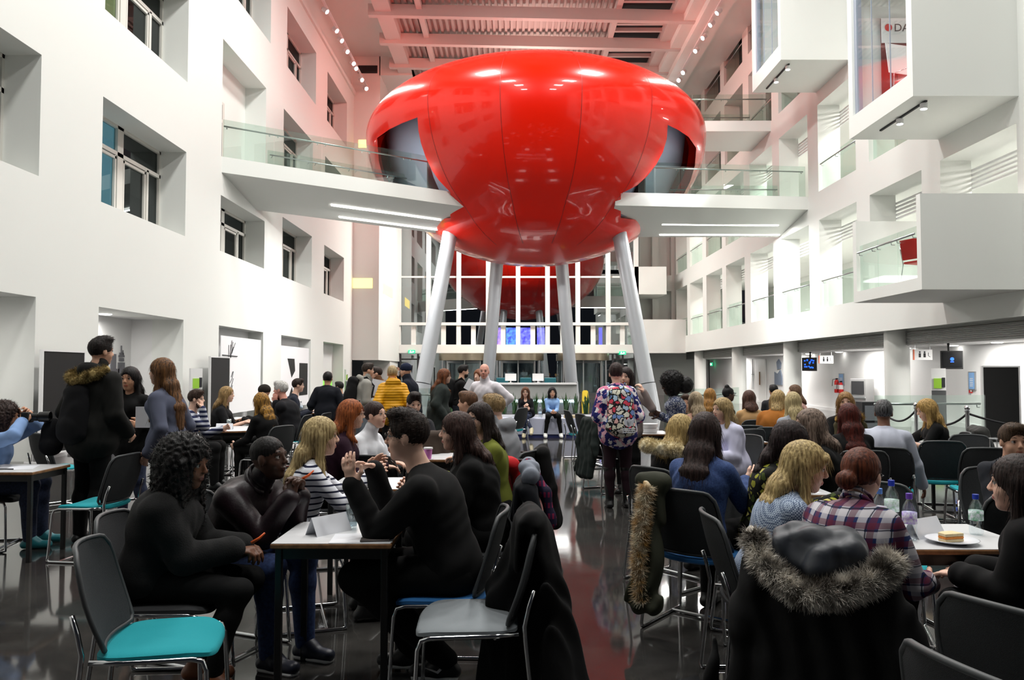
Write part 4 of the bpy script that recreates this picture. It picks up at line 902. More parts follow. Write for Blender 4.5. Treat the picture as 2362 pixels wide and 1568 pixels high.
    tm = topmat or cloth(top); T = torso(tk)+arm('L', tk+.003, sleeve if sleeve < 1 else .99)+arm('R', tk+.003, sleeve if sleeve < 1 else .99)
    if hem: T.append(cone(pel-V(0, 0, 0), pel+(V(0, 0, -hem) if not sit else V(0, hem*.7, -.02)), .15*s+tk, .16*s+tk, .05, u=X, w=1.2))
    else: T.append(ell(pel+V(0, 0, -.17*s) if not sit else pel+V(0, .03, -.16), (.4, .4, .10), None, .01, 's'))
    T.append(cone(nb+up*.02+fw*.015, nb+up*.25+fw*(.07 if neck != 'v' else .12), .052*s, .07, .012, op='s'))
    if neck in ('roll', 'collar', 'hood'): T.append(cone(nb-up*.03, nb+up*.05+fw*.015, .060*s+tk*.5, .058*s+tk*(.35 if neck == 'roll' else .6), .02))
    if neck == 'v': T.append(ell(nb+fw*.09-up*.02, (.05, .06, .07), None, .01, 's'))
    if neck == 'hood': T += [ell(nb-fw*.09+up*.0, (.12, .07, .075), None, .03), ell(nb-fw*.06+up*.085, (.075, .05, .05), None, .02, 's')]
    blob('top', T, ch_, tm, o, wn_)
    bm_ = botmat or cloth(bottom); Q = [ell(pel, (.168*s*bk*(.95 if fem else 1)+.004, .125*s*bk, .115*s), None, .05)]+leg('L', .009 if fem else .017)+leg('R', .009 if fem else .017)
    blob('trousers', Q, ch_, bm_, o, fold_noise(.003, 30, 3))
    if hp[2] < 10.5 or not sit or chair is False:
        sm_ = mat('shoe_%d_%d_%d' % shoes, shoes, .45)
        for k in 'LR':
            a, ff = an[k], ft[k]; dz = -min(.052, a[2]-.03) if a[2] < .14 else -.045; q = blob('shoe', [cone(a+V(0, 0, .0), a+ff*.04+V(0, 0, -.03), .047, .046, .03), cone(a-ff*.04+V(0, 0, dz), a+ff*.15+V(0, 0, dz-.002), .036, .034, .03, u=nz(np.cross(ff, V(0, 0, 1))), w=1.15)], max(ch_, .008), sm_, o)
            if sole: blob('sole', [cone(a-ff*.045+V(0, 0, dz-.027), a+ff*.155+V(0, 0, dz-.027), .018, .018, .01, u=nz(np.cross(ff, V(0, 0, 1))), w=2.2)], .007, mat('sole_white', (225, 225, 225), .5), q)
    # hair
    st, hcol = hair[0], hair[1]; hl = hair[2] if len(hair) > 2 else .30; hm = hairmat(hcol, hair[3] if len(hair) > 3 else None)
    dn = nz(V(0, -.10, -1)-up*0); Q = []; am, fr = .0014, 34
    cut = [he((0, .122, -.022), (.070, .078, .094), .010, 's')] if st in ('short', 'crop', 'crew', 'bun', 'pony', 'long', 'bob') else [he((0, .118, -.030), (.070, .075, .088), .010, 's')]
    if st in ('short', 'crew', 'crop'):
        Q = [he((0, -.014, .038), (.079 if st != 'crew' else .0755, .100 if st != 'crew' else .097, .093 if st != 'crew' else .086))]
        if st == 'short': Q.append(he((0, .05, .095), (.055, .045, .032), .03))
        if st == 'crop': Q.append(he((.0, .03, .11), (.062, .07, .035), .03))
        Q += cut+[he((0, .03, -.105), (.13, .115, .085), .01, 's'), he((0, -.06, -.16), (.13, .14, .085), .01, 's')]
    elif st in ('long', 'bob', 'bangs'):
        L_ = hl; Q = [he((0, -.014, .034), (.087, .106, .098))]
        z1 = max(nb[2]+.035, hc[2]-L_*.9); z2 = hc[2]-L_; bk1 = hf(0, -.062, 0); bk1 = V((bk1[0]+nb[0])/2, min(bk1[1]-.005, nb[1]-.060), z1)
        Q += [cone(hf(0, -.045, .0), bk1, .060, .050, .04, u=hw[:, 0], w=1.42)]
        if z2 < z1-.03:
            def sy(z, o_): return (nb+up*((z-nb[2])/up[2]))[1]-o_
            zm = (z1+z2)/2; b1 = V(nb[0], sy(zm, (.088+.02*(nb[2]-zm > .08))*s*bk+tk), zm); b2 = V(nb[0], sy(z2, .112*s*bk+tk+.006), z2)
            Q += [cone(bk1, b1, .046, .036, .04, u=X, w=2.0), cone(b1, b2, .034, .018, .03, u=X, w=2.6)]
        for q in (1, -1):
            a = hf(q*.068, -.005, .01); b = a+V(q*.012, -.012, -min(L_, .18)); Q.append(cone(a, b, .024, .026, .03)); 
            if L_ > .2: Q.append(cone(b, V(b[0]+q*.012, (nb+up*((b[2]-(L_-.18)*.8-nb[2])/up[2]))[1]+(.095+tk)*(1 if q*(hy or 1) > 0 else .8), b[2]-(L_-.18)*.8), .026, .013, .03))
        Q += cut
        if st == 'bangs': Q.append(he((0, .080, .058), (.056, .022, .030), .01))
    elif st == 'bun':
        Q = [he((0, -.014, .036), (.080, .101, .093))]+cut+[he((0, .02, -.115), (.13, .12, .075), .01, 's'), he(hair[4] if len(hair) > 4 else (0, -.12, .05), (.045, .042, .042), .012)]
    elif st == 'pony':
        Q = [he((0, -.014, .036), (.080, .101, .093))]+cut+[he((0, .02, -.115), (.13, .12, .075), .01, 's'), cone(hf(0, -.10, .03), hf(0, -.12, 0)+dn*hl, .03, .018, .02)]
    elif st == 'afro':
        am = .0; R_ = hl; Q = [he((0, -.03, .05), (R_*.95, R_, R_*.92)), he((0, -.02, -.03), (R_*.9, R_*.6, R_*.8), .04), he((0, .125, -.035), (.062, .075, .085), .015, 's')]
    elif st == 'curlylong':
        Q = [he((0, -.03, .045), (.115, .125, .105), .03), cone(hf(0, -.05, -.02), hf(0, -.07, -.1)+V(0, -.02, -hl), .11, .085, .05, u=X, w=1.25), cone(hf(.08, .0, 0), hf(.1, .0, -.1)+V(0, .0, -hl*.8), .05, .04, .05), cone(hf(-.08, .0, 0), hf(-.1, .0, -.1)+V(0, .0, -hl*.8), .05, .04, .05), he((0, .125, -.030), (.066, .085, .090), .012, 's')]
    elif st == 'beanie':
        Q = [he((0, -.012, .055), (.086, .104, .090)), he((0, .03, -.09), (.13, .17, .105), .008, 's')]; hm = cloth(hcol)
    elif st == 'bald':
        Q = [he((0, -.03, -.005), (.078, .085, .06)), he((0, .06, .0), (.13, .105, .2), .01, 's'), he((0, -.03, .10), (.13, .15, .085), .01, 's'), he((0, -.03, -.1), (.13, .15, .06), .01, 's')]
    wob = None
    if st in ('afro', 'curlylong'):
        an_ = .010 if st == 'afro' else .008
        def wob(P, a_=an_): return a_*(np.sin(P[:, 0]*95+3*np.sin(P[:, 2]*40))*np.sin(P[:, 1]*88)*np.sin(P[:, 2]*92)+.5*np.sin(P[:, 0]*190)*np.sin(P[:, 1]*170+P[:, 2]*60))
    elif am and hq:
        def wob(P): q = (P-hc)@hw; a_ = np.arctan2(q[:, 0], q[:, 1]+.02); return am*np.sin(a_*fr+np.sin(q[:, 2]*18)*1.5)+am*.6*np.sin(a_*fr*2.3+q[:, 2]*9)
    if st != 'none':
        ho = blob('hair' if st != 'beanie' else 'beanie', Q, max(hh*.9, .006) if hp[2] < 12.5 else .014, hm, o, wob)
        if hq and st in ('afro', 'curlylong', 'long', 'bangs', 'short', 'crop', 'bob'):
            me = ho.data; n = len(me.vertices); co = np.empty(n*3, np.float32); me.vertices.foreach_get('co', co); no = np.empty(n*3, np.float32); me.vertex_normals.foreach_get('vector', no); co = co.reshape(-1, 3); no = no.reshape(-1, 3)
            sel = np.random.default_rng(5).choice(n, min(n, 2600 if st in ('afro', 'curlylong') else 1800), replace=False)
            if st in ('afro', 'curlylong'): strands('flyaway_strands', co[sel], no[sel], 2, .02, .0011, hm, ho, .8)
            else:
                dr = no[sel]*.25+V(0, 0, -1 if st in ('long', 'bangs', 'bob') else -.3)+(V(0, .5, .25)@hw.T if st in ('short', 'crop') else 0); strands('loose_strands', co[sel]+no[sel]*.001, dr/np.linalg.norm(dr, axis=1)[:, None], 1, .06 if st not in ('short', 'crop') else .016, .0009, hm, ho, .10)
    if beard: blob('beard', [he((0, .030, -.060), (.059, .062, .062)), he((0, .05, -.0), (.10, .12, .045), .01, 's'), he((0, .1, -.056), (.022, .04, .010), .008, 's'), he((0, -.06, -.05), (.12, .075, .12), .01, 's')], max(hh*.8, .007), hairmat(beard), o)
    # eyes, brows, glasses
    if hq and eyes:
        for q in (1, -1):
            m_ = MB(); c_ = hf(q*.031, .0690, .008); M = Matrix.Translation(c_) @ Matrix([[*hw[i], 0] for i in range(3)]+[[0, 0, 0, 1]]); m_.lathe([(0, -.0135), (.007, -.0116), (.0117, -.0068), (.0135, 0), (.0117, .0068), (.007, .0116), (0, .0135)], 14, (0, 0, 0), M); eo = m_.build('eye', mat('eye_white', (212, 206, 200), .2), o, smooth=True)
            m_ = MB(); M2 = M @ Matrix.Rotation(-PI/2, 4, 'X'); m_.lathe([(0, .0142), (.0068, .0125)], 14, (0, 0, 0), M2); m_.build('iris', mat('iris_dark', (38, 26, 20), .15), eo, smooth=True)
            m_ = MB(); m_.tube([hf(q*.012, .083, .030), hf(q*.030, .083, .036), hf(q*.048, .070, .030)], [.0022, .0034, .0016], 6); m_.build('eyebrow', hairmat(hcol if sum(hcol) < 300 else (110, 84, 56)), o, smooth=True)
            m_ = MB(); m_.tube([hf(q*(.031+.0145*math.cos(a)),   .0825-.006*abs(math.cos(a)), .0085+.0065*math.sin(a)) for a in np.linspace(.1, PI-.1, 7)], .0012, 5); m_.build('eyelid', mat('lash_dark', (30, 20, 18), .6), o, smooth=True)
    if glasses:
        gm = mat('glasses_%s' % glasses, (14, 14, 16) if glasses == 'black' else (70, 50, 40), .25); m_ = MB()
        for q in (1, -1):
            m_.tube([hf(q*.031+.022*math.cos(a), .098-.004*abs(math.cos(a)), .006+.016*math.sin(a)) for a in np.linspace(0, 2*PI, 15)[:-1]], .0022, 5, closed=True); m_.tube([hf(q*.052, .094, .010), hf(q*.074, .05, .010), hf(q*.079, -.01, .004)], .002, 5)
        m_.tube([hf(-.009, .099, .010), hf(.009, .099, .010)], .002, 5); m_.build('glasses', gm, o, smooth=True)
    J.update(ft=ft, loc=loc, yw=yw, wr=wr, el=el, sh=shl, hf=hf, kn=kn, an=an, obj=o, H=H, tors=torso, arm=arm, X=X)
    J['W'] = Matrix.Translation(loc) @ Matrix.Rotation(yw, 4, 'Z')
    if sit and chair is not False:
        cx, cy = -s_*(-.0)-0, 0
        place_chair((loc[0]-s_*(.05+cdx), loc[1]+c*(.05+cdx), 0), yaw, *(chair or ('teal', 'chair the %s sits on' % label.split(' with')[0].split(' in ')[0])))
    return J
def collar(J, m, cuffs=True, r=.066, th=.011, hgt=.03, key='collar'):
    nb, up, fw = J['nb'], J['up'], J['fw']; s = J['s']; mb_ = MB()
    for q in (0, 1):
        mb_.tube([nb+up*(.012+hgt*q-.028*math.cos(a)*1.0)+fw*(r*(1-.06*q)*math.cos(a)+.008)+V(1, 0, 0)*r*(1-.10*q)*math.sin(a) for a in np.linspace(.35, 2*PI-.35, 18)], th*(1-.3*q), 7)
    mb_.build(key, m, J['obj'], smooth=True)
    if cuffs:
        for k in 'LR':
            mb_ = MB(); d = nz(J['wr'][k]-J['el'][k]); u_ = nz(np.cross(d, V(.3, .2, 1))); v_ = np.cross(d, u_)
            for j in range(3): mb_.tube([J['wr'][k]-d*(.004+.012*j)+(u_*math.cos(a)+v_*math.sin(a))*.046*s for a in np.linspace(0, 2*PI, 15)[:-1]], .007, 6, closed=True)
            mb_.build('cuff', m, J['obj'], smooth=True)
# =================== CHAIRS, TABLES ===================
SEATM = {'teal': mat('seat_teal', (0, 142, 152), .9, bump=.2, bscale=400), 'grey': mat('seat_grey', (128, 134, 138), .85, bump=.2, bscale=400), 'blue': mat('seat_blue', (22, 92, 150), .8), 'black': mat('seat_black', (26, 27, 30), .8)}
MESHB = mat('mesh_back', (60, 62, 64), .75, bump=.5, bscale=500, rgb2=(42, 44, 46), nscale=600, spec=.2); BEDGE = mat('back_edge', (58, 61, 63), .5)
CH = {}
def chair_proto(kind):
    e_ = empty('stacking_chair'); nx, ny = 12, 8; vs = []; fs = []
    m_ = MB(); n = 20
    def so(a, w_, d_, p=4): c, s = math.cos(a), math.sin(a); return (w_*abs(c)**(2/p)*(1 if c > 0 else -1), d_*abs(s)**(2/p)*(1 if s > 0 else -1))
    def bow(x, y): return .015*(1-(x/.23)**2)*-1-.02*max(0, (y-.12)/.1)**2
    R_ = [(.90, .425), (1, .437), (1, .452), (.94, .462), (.6, .464), (.0, .462)]
    for q, z in R_:
        for k in range(40): x, y = so(2*PI*k/40, .232*q, .225*q); vs.append((x, y, z+bow(x, y)))
    for i in range(len(R_)-1):
        for k in range(40): fs.append((i*40+k, i*40+(k+1) % 40, (i+1)*40+(k+1) % 40, (i+1)*40+k))
    fs.append(tuple(range(39, -1, -1))); mesh_obj('seat', vs, fs, SEATM[kind], e_, True, auto=.8)
    def bp(u, v, o=0):  # backrest surface u -1..1, v 0..1
        hw_ = .195+.035*math.sin(PI*min(1, v*.9+.1))-.012*(v > .97); x = u*hw_; z = .47+.385*v-.012*u*u*(v > .8); y = -.215-.085*v-.05*math.sin(PI*v)*.35+.045*u*u+o; return (x, y-.03*(v*v), z)
    for nm, o0, o1, mm, rng_ in (('backrest', -.007, .007, MESHB, (.94, .03, .965)),):
        A = []; 
        for o_ in (o0, o1):
            for j in range(ny+1):
                for i in range(nx+1):
                    u = (-1+2*i/nx); v = .02+.96*j/ny; uu = u*(.95 if 0 < j < ny else .86); A.append(bp(uu, v, o_))
        F = []; S = (nx+1)*(ny+1)
        for j in range(ny):
            for i in range(nx): a = j*(nx+1)+i; F += [(a, a+1, a+nx+2, a+nx+1), (a+S+nx+1, a+S+nx+2, a+S+1, a+S)]
        mesh_obj(nm, A, F, mm, e_, True)
    ed = []
    for t in np.linspace(0, 1, 9): ed.append(bp(-1+2*t if 0 < t < 1 else (-.94 if t == 0 else .94), 1.0))
    edge = [bp(-.94, .0)]+[bp(-1, v) for v in np.linspace(.06, .9, 7)]+[bp(-.93, .985)]+[bp(u, 1.0) for u in np.linspace(-.8, .8, 7)]+[bp(.93, .985)]+[bp(1, v) for v in np.linspace(.9, .06, 7)]+[bp(.94, .0)]+[bp(u, -.01) for u in np.linspace(.7, -.7, 5)]
    m_ = MB(); m_.tube(edge, .0105, 7, closed=True); m_.build('back_edge', BEDGE, e_, smooth=True)
    for q in (-1, 1):
        m_ = MB(); m_.tube([(q*.222, -.285, .62), (q*.229, -.262, .55), (q*.232, -.245, .47), (q*.236, -.25, .40), (q*.262, -.29, .03), (q*.262, -.285, .012), (q*.262, -.26, .010), (q*.262, .20, .010), (q*.262, .225, .015), (q*.258, .222, .04), (q*.238, .205, .38), (q*.236, .19, .418), (q*.234, .15, .428), (q*.232, -.10, .432), (q*.230, -.22, .44)], .0105, 8); m_.build('leg_frame', CHROME, e_, smooth=True)
    m_ = MB(); m_.tube([(-.232, -.12, .424), (.232, -.12, .424)], .008, 6); m_.build('cross_bar', CHROME, e_); m_ = MB(); m_.tube([(-.262, .12, .014), (.262, .12, .014)], .009, 6); m_.build('cross_bar', CHROME, e_)
    e_.location = (0, -30, 0); return e_
def place_chair(p, yaw, kind, lab, group='mesh-backed stacking chairs around the tables'):
    if kind not in CH: o = CH[kind] = chair_proto(kind)
    else: o = dup(CH[kind])
    o.location = (p[0], p[1], 0); o.rotation_euler = (0, 0, math.radians(yaw)); tag(o, lab, 'chair', group); return o
TOPM = mat('table_white', (205, 206, 208), .35); EDGEM = mat('table_edge', (150, 106, 66), .5, rgb2=(120, 82, 50), nscale=30); LEGB = mat('leg_black', (14, 14, 15), .4)
def table(x0, y0, w_, d_, lab, rz=0, rnd=False, h=.73, group='white folding meeting tables'):
    cx, cy = x0+w_/2, y0+d_/2; e_ = empty('meeting_table', (cx, cy, 0), math.radians(rz), lab, 'table', group); a, b = w_/2, d_/2
    if rnd: M = None; m_ = MB(); m_.lathe([(a-.002, h-.024), (a, h-.022), (a, h-.003)], 40); m_.build('table_edge', EDGEM, e_); m_ = MB(); m_.lathe([(0, h), (a-.004, h), (a, h-.003)], 40); m_.build('table_top', TOPM, e_)
    else:
        m_ = MB(); m_.box((-a, -b, h-.026), (a, b, h-.002)); m_.build('table_edge', EDGEM, e_, bevel=.006); m_ = MB(); m_.box((-a+.004, -b+.004, h-.003), (a-.004, b-.004, h)); m_.build('table_top', TOPM, e_)
    k = .62 if rnd else 1; m_ = MB(); i_ = .03
    for q in ((-a*k+i_, -b*k+i_, a*k-i_, -b*k+i_+.02), (-a*k+i_, b*k-i_-.02, a*k-i_, b*k-i_), (-a*k+i_, -b*k+i_, -a*k+i_+.02, b*k-i_), (a*k-i_-.02, -b*k+i_, a*k-i_, b*k-i_)): m_.box((q[0], q[1], h-.08), (q[2], q[3], h-.027))
    m_.build('apron', LEGB, e_)
    for sx in (-1, 1):
        for sy in (-1, 1): m_ = MB(); cx_, cy_ = sx*(a*k-.035), sy*(b*k-.035); m_.box((cx_-.016, cy_-.016, 0), (cx_+.016, cy_+.016, h-.027)); m_.build('leg', LEGB, e_, bevel=.003)
    return e_
CARD = mat('card_white', (232, 234, 240), .6)
def tent(x, y, z, rz, lab, s=1.05): m_ = MB(); M = Matrix.Rotation(math.radians(rz), 4, 'Z'); w_, d_, h_ = .105*s, .045*s, .085*s; m_.add([M @ Vector(q) for q in ((-w_, -d_, 0), (w_, -d_, 0), (w_, 0, h_), (-w_, 0, h_), (-w_, d_, 0), (w_, d_, 0), (-w_, -d_+.002, 0), (w_, -d_+.002, 0), (w_, 0, h_-.002), (-w_, 0, h_-.002), (-w_, d_-.002, 0), (w_, d_-.002, 0))], [(0, 1, 2, 3), (3, 2, 5, 4), (7, 6, 9, 8), (8, 9, 10, 11), (0, 3, 9, 6), (1, 7, 8, 2), (3, 4, 10, 9), (2, 8, 11, 5)]); o = m_.build('name_card', CARD); o.location = (x, y, z); return tag(o, lab, 'name card', 'folded white name cards')
def paper(x, y, z, rz, lab, w_=.21, d_=.297, t=.002): m_ = MB(); m_.box((-w_/2, -d_/2, 0), (w_/2, d_/2, t)); o = m_.build('paper_sheet', CARD); o.location = (x, y, z); o.rotation_euler = (0, 0, math.radians(rz)); return tag(o, lab, 'paper', 'white paper sheets on the tables')
GL = glassmat('drink_glass', (.88, .92, .93), .16); WATER = glassmat('water', (.62, .70, .74), .12)
def tumbler(x, y, z, lab, h=.12, r=.032, fill=.45):
    e_ = empty('water_glass', (x, y, z), 0, lab, 'glass', 'glass tumblers'); m_ = MB(); m_.lathe([(0, .004), (r*.8, 0), (r*.86, .01), (r, h*.6), (r*.95, h), (r*.92, h), (r*.96, h*.6), (r*.8, .014), (0, .012)], 24); m_.build('glass_body', GL, e_, smooth=True); m_ = MB(); m_.lathe([(0, .013), (r*.79, .014), (r*.93, h*fill), (0, h*fill)], 24); m_.build('water', WATER, e_, smooth=True)
def bottle(x, y, z, cap, lab, lc=(150, 190, 215), h=.22, r=.033):
    e_ = empty('water_bottle', (x, y, z), 0, lab, 'bottle', 'plastic water bottles'); m_ = MB(); m_.lathe([(0, .003), (r*.85, 0), (r, .012), (r*.97, h*.28), (r, h*.34), (r, h*.62), (r*.9, h*.72), (r*.42, h*.86), (r*.40, h*.9)], 24); m_.build('bottle_body', CLEARG, e_, smooth=True)
    m_ = MB(); m_.lathe([(r*1.02, h*.36), (r*1.02, h*.6)], 24); m_.build('label_band', mat('label_%d_%d_%d' % lc, lc, .5, rgb2=(225, 230, 238), nscale=60), e_, smooth=True); m_ = MB(); m_.lathe([(r*.43, h*.88), (r*.46, h*.885), (r*.46, h), (0, h)], 18); m_.build('cap', mat('cap_%d_%d_%d' % cap, cap, .35), e_, auto=.6)
def coat(loc, rz, rgb, lab, top=.86, bot=.12, wd=.24, hood=None, fur=None, h=.009, key='', flare=1.2, sleeves=True, gr=None, mt=None, extra=None):
    """coat draped over a chair back; local +Y = sitter direction"""
    m0 = mt or cloth(rgb, .8, key=key); X = V(1, 0, 0); B = [cone((-wd*.8, -.285, top-.04), (wd*.8, -.285, top-.04), .045, .045, .04), cone((0, -.305, top-.06), (0, -.40, bot+.08), .045, .045*flare, .05, u=X, w=wd/.045), cone((0, -.235, top-.05), (0, -.22, top-.25), .025, .02, .03, u=X, w=wd/.03)]
    if sleeves: B += [cone((q*wd*.85, -.30, top-.06), (q*(wd+.03), -.36, top-.34), .052, .046, .035) for q in (-1, 1)]+[cone((q*(wd+.03), -.36, top-.34), (q*(wd+.0), -.37, top-.58), .046, .036, .02) for q in (-1, 1)]
    B += extra or []
    fn0 = fold_noise(.006, 30, int(abs(loc[0])*50))
    def vf(P_): return fn0(P_)+.009*np.sin(P_[:, 0]*55+4*np.sin(P_[:, 2]*4+loc[0]*9)+2*np.sin(P_[:, 2]*11))*np.clip((top-P_[:, 2])*3, 0, 1)
    o = blob('draped_coat', B, h, m0, None, vf)
    o.location = loc; o.rotation_euler = (0, 0, math.radians(rz)); tag(o, lab, 'coat', gr)
    if hood is not None: blob('hood', [ell((0, -.37, top-.01), (.155, .08, .10), None, .03), ell((.07, -.31, top+.05), (.09, .08, .06), None, .015), ell((-.07, -.32, top+.05), (.09, .085, .06), None, .015), ell((0, -.36, top+.07), (.07, .07, .05), None, .012), ell((-.12, -.36, top-.0), (.06, .08, .09), None, .012), ell((.13, -.36, top-.0), (.06, .08, .09), None, .012), ell((.02, -.43, top-.03), (.06, .05, .08), None, .012)], h, hood, o, fold_noise(.012, 42, 4))
    if fur is not None: fur_trim(o, [V(*q) for q in fur[0]], fur[1], fur[2], fur[3])
    return o
def fur_trim(par, pts, r, m, n=500, ln=.045, seed=2):
    P = []; N_ = []; rr = np.random.default_rng(seed); pts = [np.array(p, float) for p in pts]; Q = [cone(a, b, r*.8, r*.8, .02) for a, b in zip(pts, pts[1:])]
    for a, b in zip(pts, pts[1:]):
        k = n//(len(pts)-1); t = rr.uniform(0, 1, (k, 1)); d = rr.normal(size=(k, 3)); ax = nz(b-a); d -= (d@ax)[:, None]*ax; d /= np.linalg.norm(d, axis=1)[:, None]; P.append(a+(b-a)*t+d*r*.7); N_.append(d*.9+ax*.35)
    b_ = blob('fur_trim', Q, .010, m, par, lambda P_: .006*np.sin(P_[:, 0]*120)*np.sin(P_[:, 2]*110+P_[:, 1]*60)); strands('fur_strands', np.concatenate(P), np.concatenate(N_), 6, ln, .0013, m, b_, .45, seed)
def furm(a, b, nm): return mat('fur_'+nm, a, .8, rgb2=b, nscale=16, spec=.1)
# =================== PATTERN MATERIALS ===================
def pat(name, build, rough=.85):
    if name in MATS: return MATS[name]
    m = bpy.data.materials.new(name); m.use_nodes = True; MATS[name] = m; nt = m.node_tree; N = nt.nodes; K = nt.links; b = N['Principled BSDF']; b.inputs['Roughness'].default_value = rough; b.inputs['Specular IOR Level'].default_value = .25
    tc = N.new('ShaderNodeTexCoord'); build(N, K, b, tc.outputs['Object']); return m
def band(N, K, co, axis, fr, lo, hi, ph=0):
    sp_ = N.new('ShaderNodeSeparateXYZ'); K.new(co, sp_.inputs[0]); a = N.new('ShaderNodeMath'); a.operation = 'MULTIPLY_ADD'; a.inputs[1].default_value = fr; a.inputs[2].default_value = ph; K.new(sp_.outputs[axis], a.inputs[0])
    f = N.new('ShaderNodeMath'); f.operation = 'FRACT'; K.new(a.outputs[0], f.inputs[0]); g = N.new('ShaderNodeMath'); g.operation = 'GREATER_THAN'; g.inputs[1].default_value = lo; K.new(f.outputs[0], g.inputs[0]); l = N.new('ShaderNodeMath'); l.operation = 'LESS_THAN'; l.inputs[1].default_value = hi; K.new(f.outputs[0], l.inputs[0])
    o = N.new('ShaderNodeMath'); o.operation = 'MULTIPLY'; K.new(g.outputs[0], o.inputs[0]); K.new(l.outputs[0], o.inputs[1]); return o.outputs[0]
def mixc(N, K, fac, a, b):
    m = N.new('ShaderNodeMix'); m.data_type = 'RGBA'; K.new(fac, m.inputs[0])
    for v, i in ((a, 6), (b, 7)):
        if isinstance(v, tuple): m.inputs[i].default_value = (*L(v), 1)
        else: K.new(v, m.inputs[i])
    return m.outputs[2]
def half(N, K, x): m = N.new('ShaderNodeMath'); m.operation = 'MULTIPLY'; m.inputs[1].default_value = .6; K.new(x, m.inputs[0]); return m.outputs[0]
def _stripe(N, K, b, co): K.new(mixc(N, K, band(N, K, co, 2, 26, .0, .28), (226, 228, 236), (22, 28, 54)), b.inputs[0])
STRIPE = pat('breton_stripe', _stripe)
def _plaid(N, K, b, co):
    c = mixc(N, K, half(N, K, band(N, K, co, 0, 13, .0, .42)), (32, 46, 92), (200, 196, 200)); c = mixc(N, K, half(N, K, band(N, K, co, 2, 13, .1, .42)), c, (208, 204, 206))
    c = mixc(N, K, half(N, K, band(N, K, co, 0, 13, .55, .85)), c, (96, 26, 46)); c = mixc(N, K, half(N, K, band(N, K, co, 2, 13, .55, .85)), c, (100, 28, 44)); c = mixc(N, K, band(N, K, co, 0, 13, .46, .50), c, (16, 18, 34)); c = mixc(N, K, band(N, K, co, 2, 13, .46, .50), c, (16, 18, 34)); K.new(c, b.inputs[0])
PLAID = pat('plaid_flannel', _plaid)
def _check(N, K, b, co): n = N.new('ShaderNodeTexChecker'); n.inputs['Scale'].default_value = 130; n.inputs[1].default_value = (*L((182, 196, 214)), 1); n.inputs[2].default_value = (*L((88, 104, 134)), 1); K.new(co, n.inputs[0]); K.new(n.outputs[0], b.inputs[0])
CHECKP = pat('fine_check', _check)
def cells(scale, cols, bg, w_=.10, warp=.0):
    def f(N, K, b, co):
        if warp:
            nn = N.new('ShaderNodeTexNoise'); nn.inputs['Scale'].default_value = 30; K.new(co, nn.inputs[0]); vm = N.new('ShaderNodeVectorMath'); vm.operation = 'SCALE'; vm.inputs['Scale'].default_value = warp; K.new(nn.outputs['Color'], vm.inputs[0]); va = N.new('ShaderNodeVectorMath'); K.new(co, va.inputs[0]); K.new(vm.outputs[0], va.inputs[1]); co = va.outputs[0]
        v = N.new('ShaderNodeTexVoronoi'); v.inputs['Scale'].default_value = scale; K.new(co, v.inputs[0]); sp_ = N.new('ShaderNodeSeparateColor'); K.new(v.outputs['Color'], sp_.inputs[0]); r = N.new('ShaderNodeValToRGB'); r.color_ramp.interpolation = 'CONSTANT'
        r.color_ramp.elements.remove(r.color_ramp.elements[1])
        for i, c in enumerate(cols):
            e = r.color_ramp.elements[0] if i == 0 else r.color_ramp.elements.new(i/len(cols)); e.color = (*L(c), 1)
        K.new(sp_.outputs[0], r.inputs[0]); v2 = N.new('ShaderNodeTexVoronoi'); v2.feature = 'DISTANCE_TO_EDGE'; v2.inputs['Scale'].default_value = scale; K.new(co, v2.inputs[0]); g = N.new('ShaderNodeMath'); g.operation = 'LESS_THAN'; g.inputs[1].default_value = w_; K.new(v2.outputs[0], g.inputs[0]); K.new(mixc(N, K, g.outputs[0], r.outputs[0], bg), b.inputs[0])
    return f
FLORAL = pat('floral_navy', cells(20, [(226, 222, 224), (36, 38, 104), (220, 168, 184), (40, 42, 112), (232, 226, 226), (30, 32, 90), (206, 120, 150)], (28, 28, 84), .0, .06))
FLORALB = pat('floral_bag', cells(17, [(226, 222, 208), (176, 200, 224), (226, 176, 170), (210, 70, 90), (224, 220, 200), (120, 146, 200), (214, 210, 206)], (22, 26, 28), .085, .05))
SUNFL = pat('sunflower_print', cells(24, [(18, 20, 16), (150, 150, 50), (24, 26, 20), (70, 84, 36), (206, 196, 110), (16, 16, 16)], (14, 16, 14), .12))
DOTTY = pat('speckled_knit', cells(75, [(64, 72, 104), (190, 194, 200), (70, 80, 110), (150, 156, 170)], (58, 62, 86), .05))
LEATH = mat('leather_oxblood', (33, 17, 24), .46, bump=.10, bscale=90, rgb2=(20, 11, 16), nscale=9, spec=.35)
def puffer(rgb, nm, fr=24):
    def f(N, K, b, co):
        b.inputs[0].default_value = (*L(rgb), 1); sp_ = N.new('ShaderNodeSeparateXYZ'); K.new(co, sp_.inputs[0]); a = N.new('ShaderNodeMath'); a.operation = 'MULTIPLY'; a.inputs[1].default_value = fr*PI; K.new(sp_.outputs[2], a.inputs[0]); s = N.new('ShaderNodeMath'); s.operation = 'SINE'; K.new(a.outputs[0], s.inputs[0]); s2 = N.new('ShaderNodeMath'); s2.operation = 'ABSOLUTE'; K.new(s.outputs[0], s2.inputs[0])
        bp = N.new('ShaderNodeBump'); bp.inputs['Distance'].default_value = .012; bp.inputs['Strength'].default_value = .5; K.new(s2.outputs[0], bp.inputs['Height']); K.new(bp.outputs[0], b.inputs['Normal'])
    return pat('puffer_'+nm, f, .5)
DEN = mat('denim_blue', (34, 56, 104), .85, rgb2=(52, 78, 128), nscale=90, bump=.2, bscale=300)
JEAN = mat('jeans_navy', (26, 34, 58), .85, rgb2=(38, 48, 76), nscale=60)
JEANB = mat('jeans_blue', (26, 42, 82), .85, rgb2=(40, 62, 108), nscale=60)
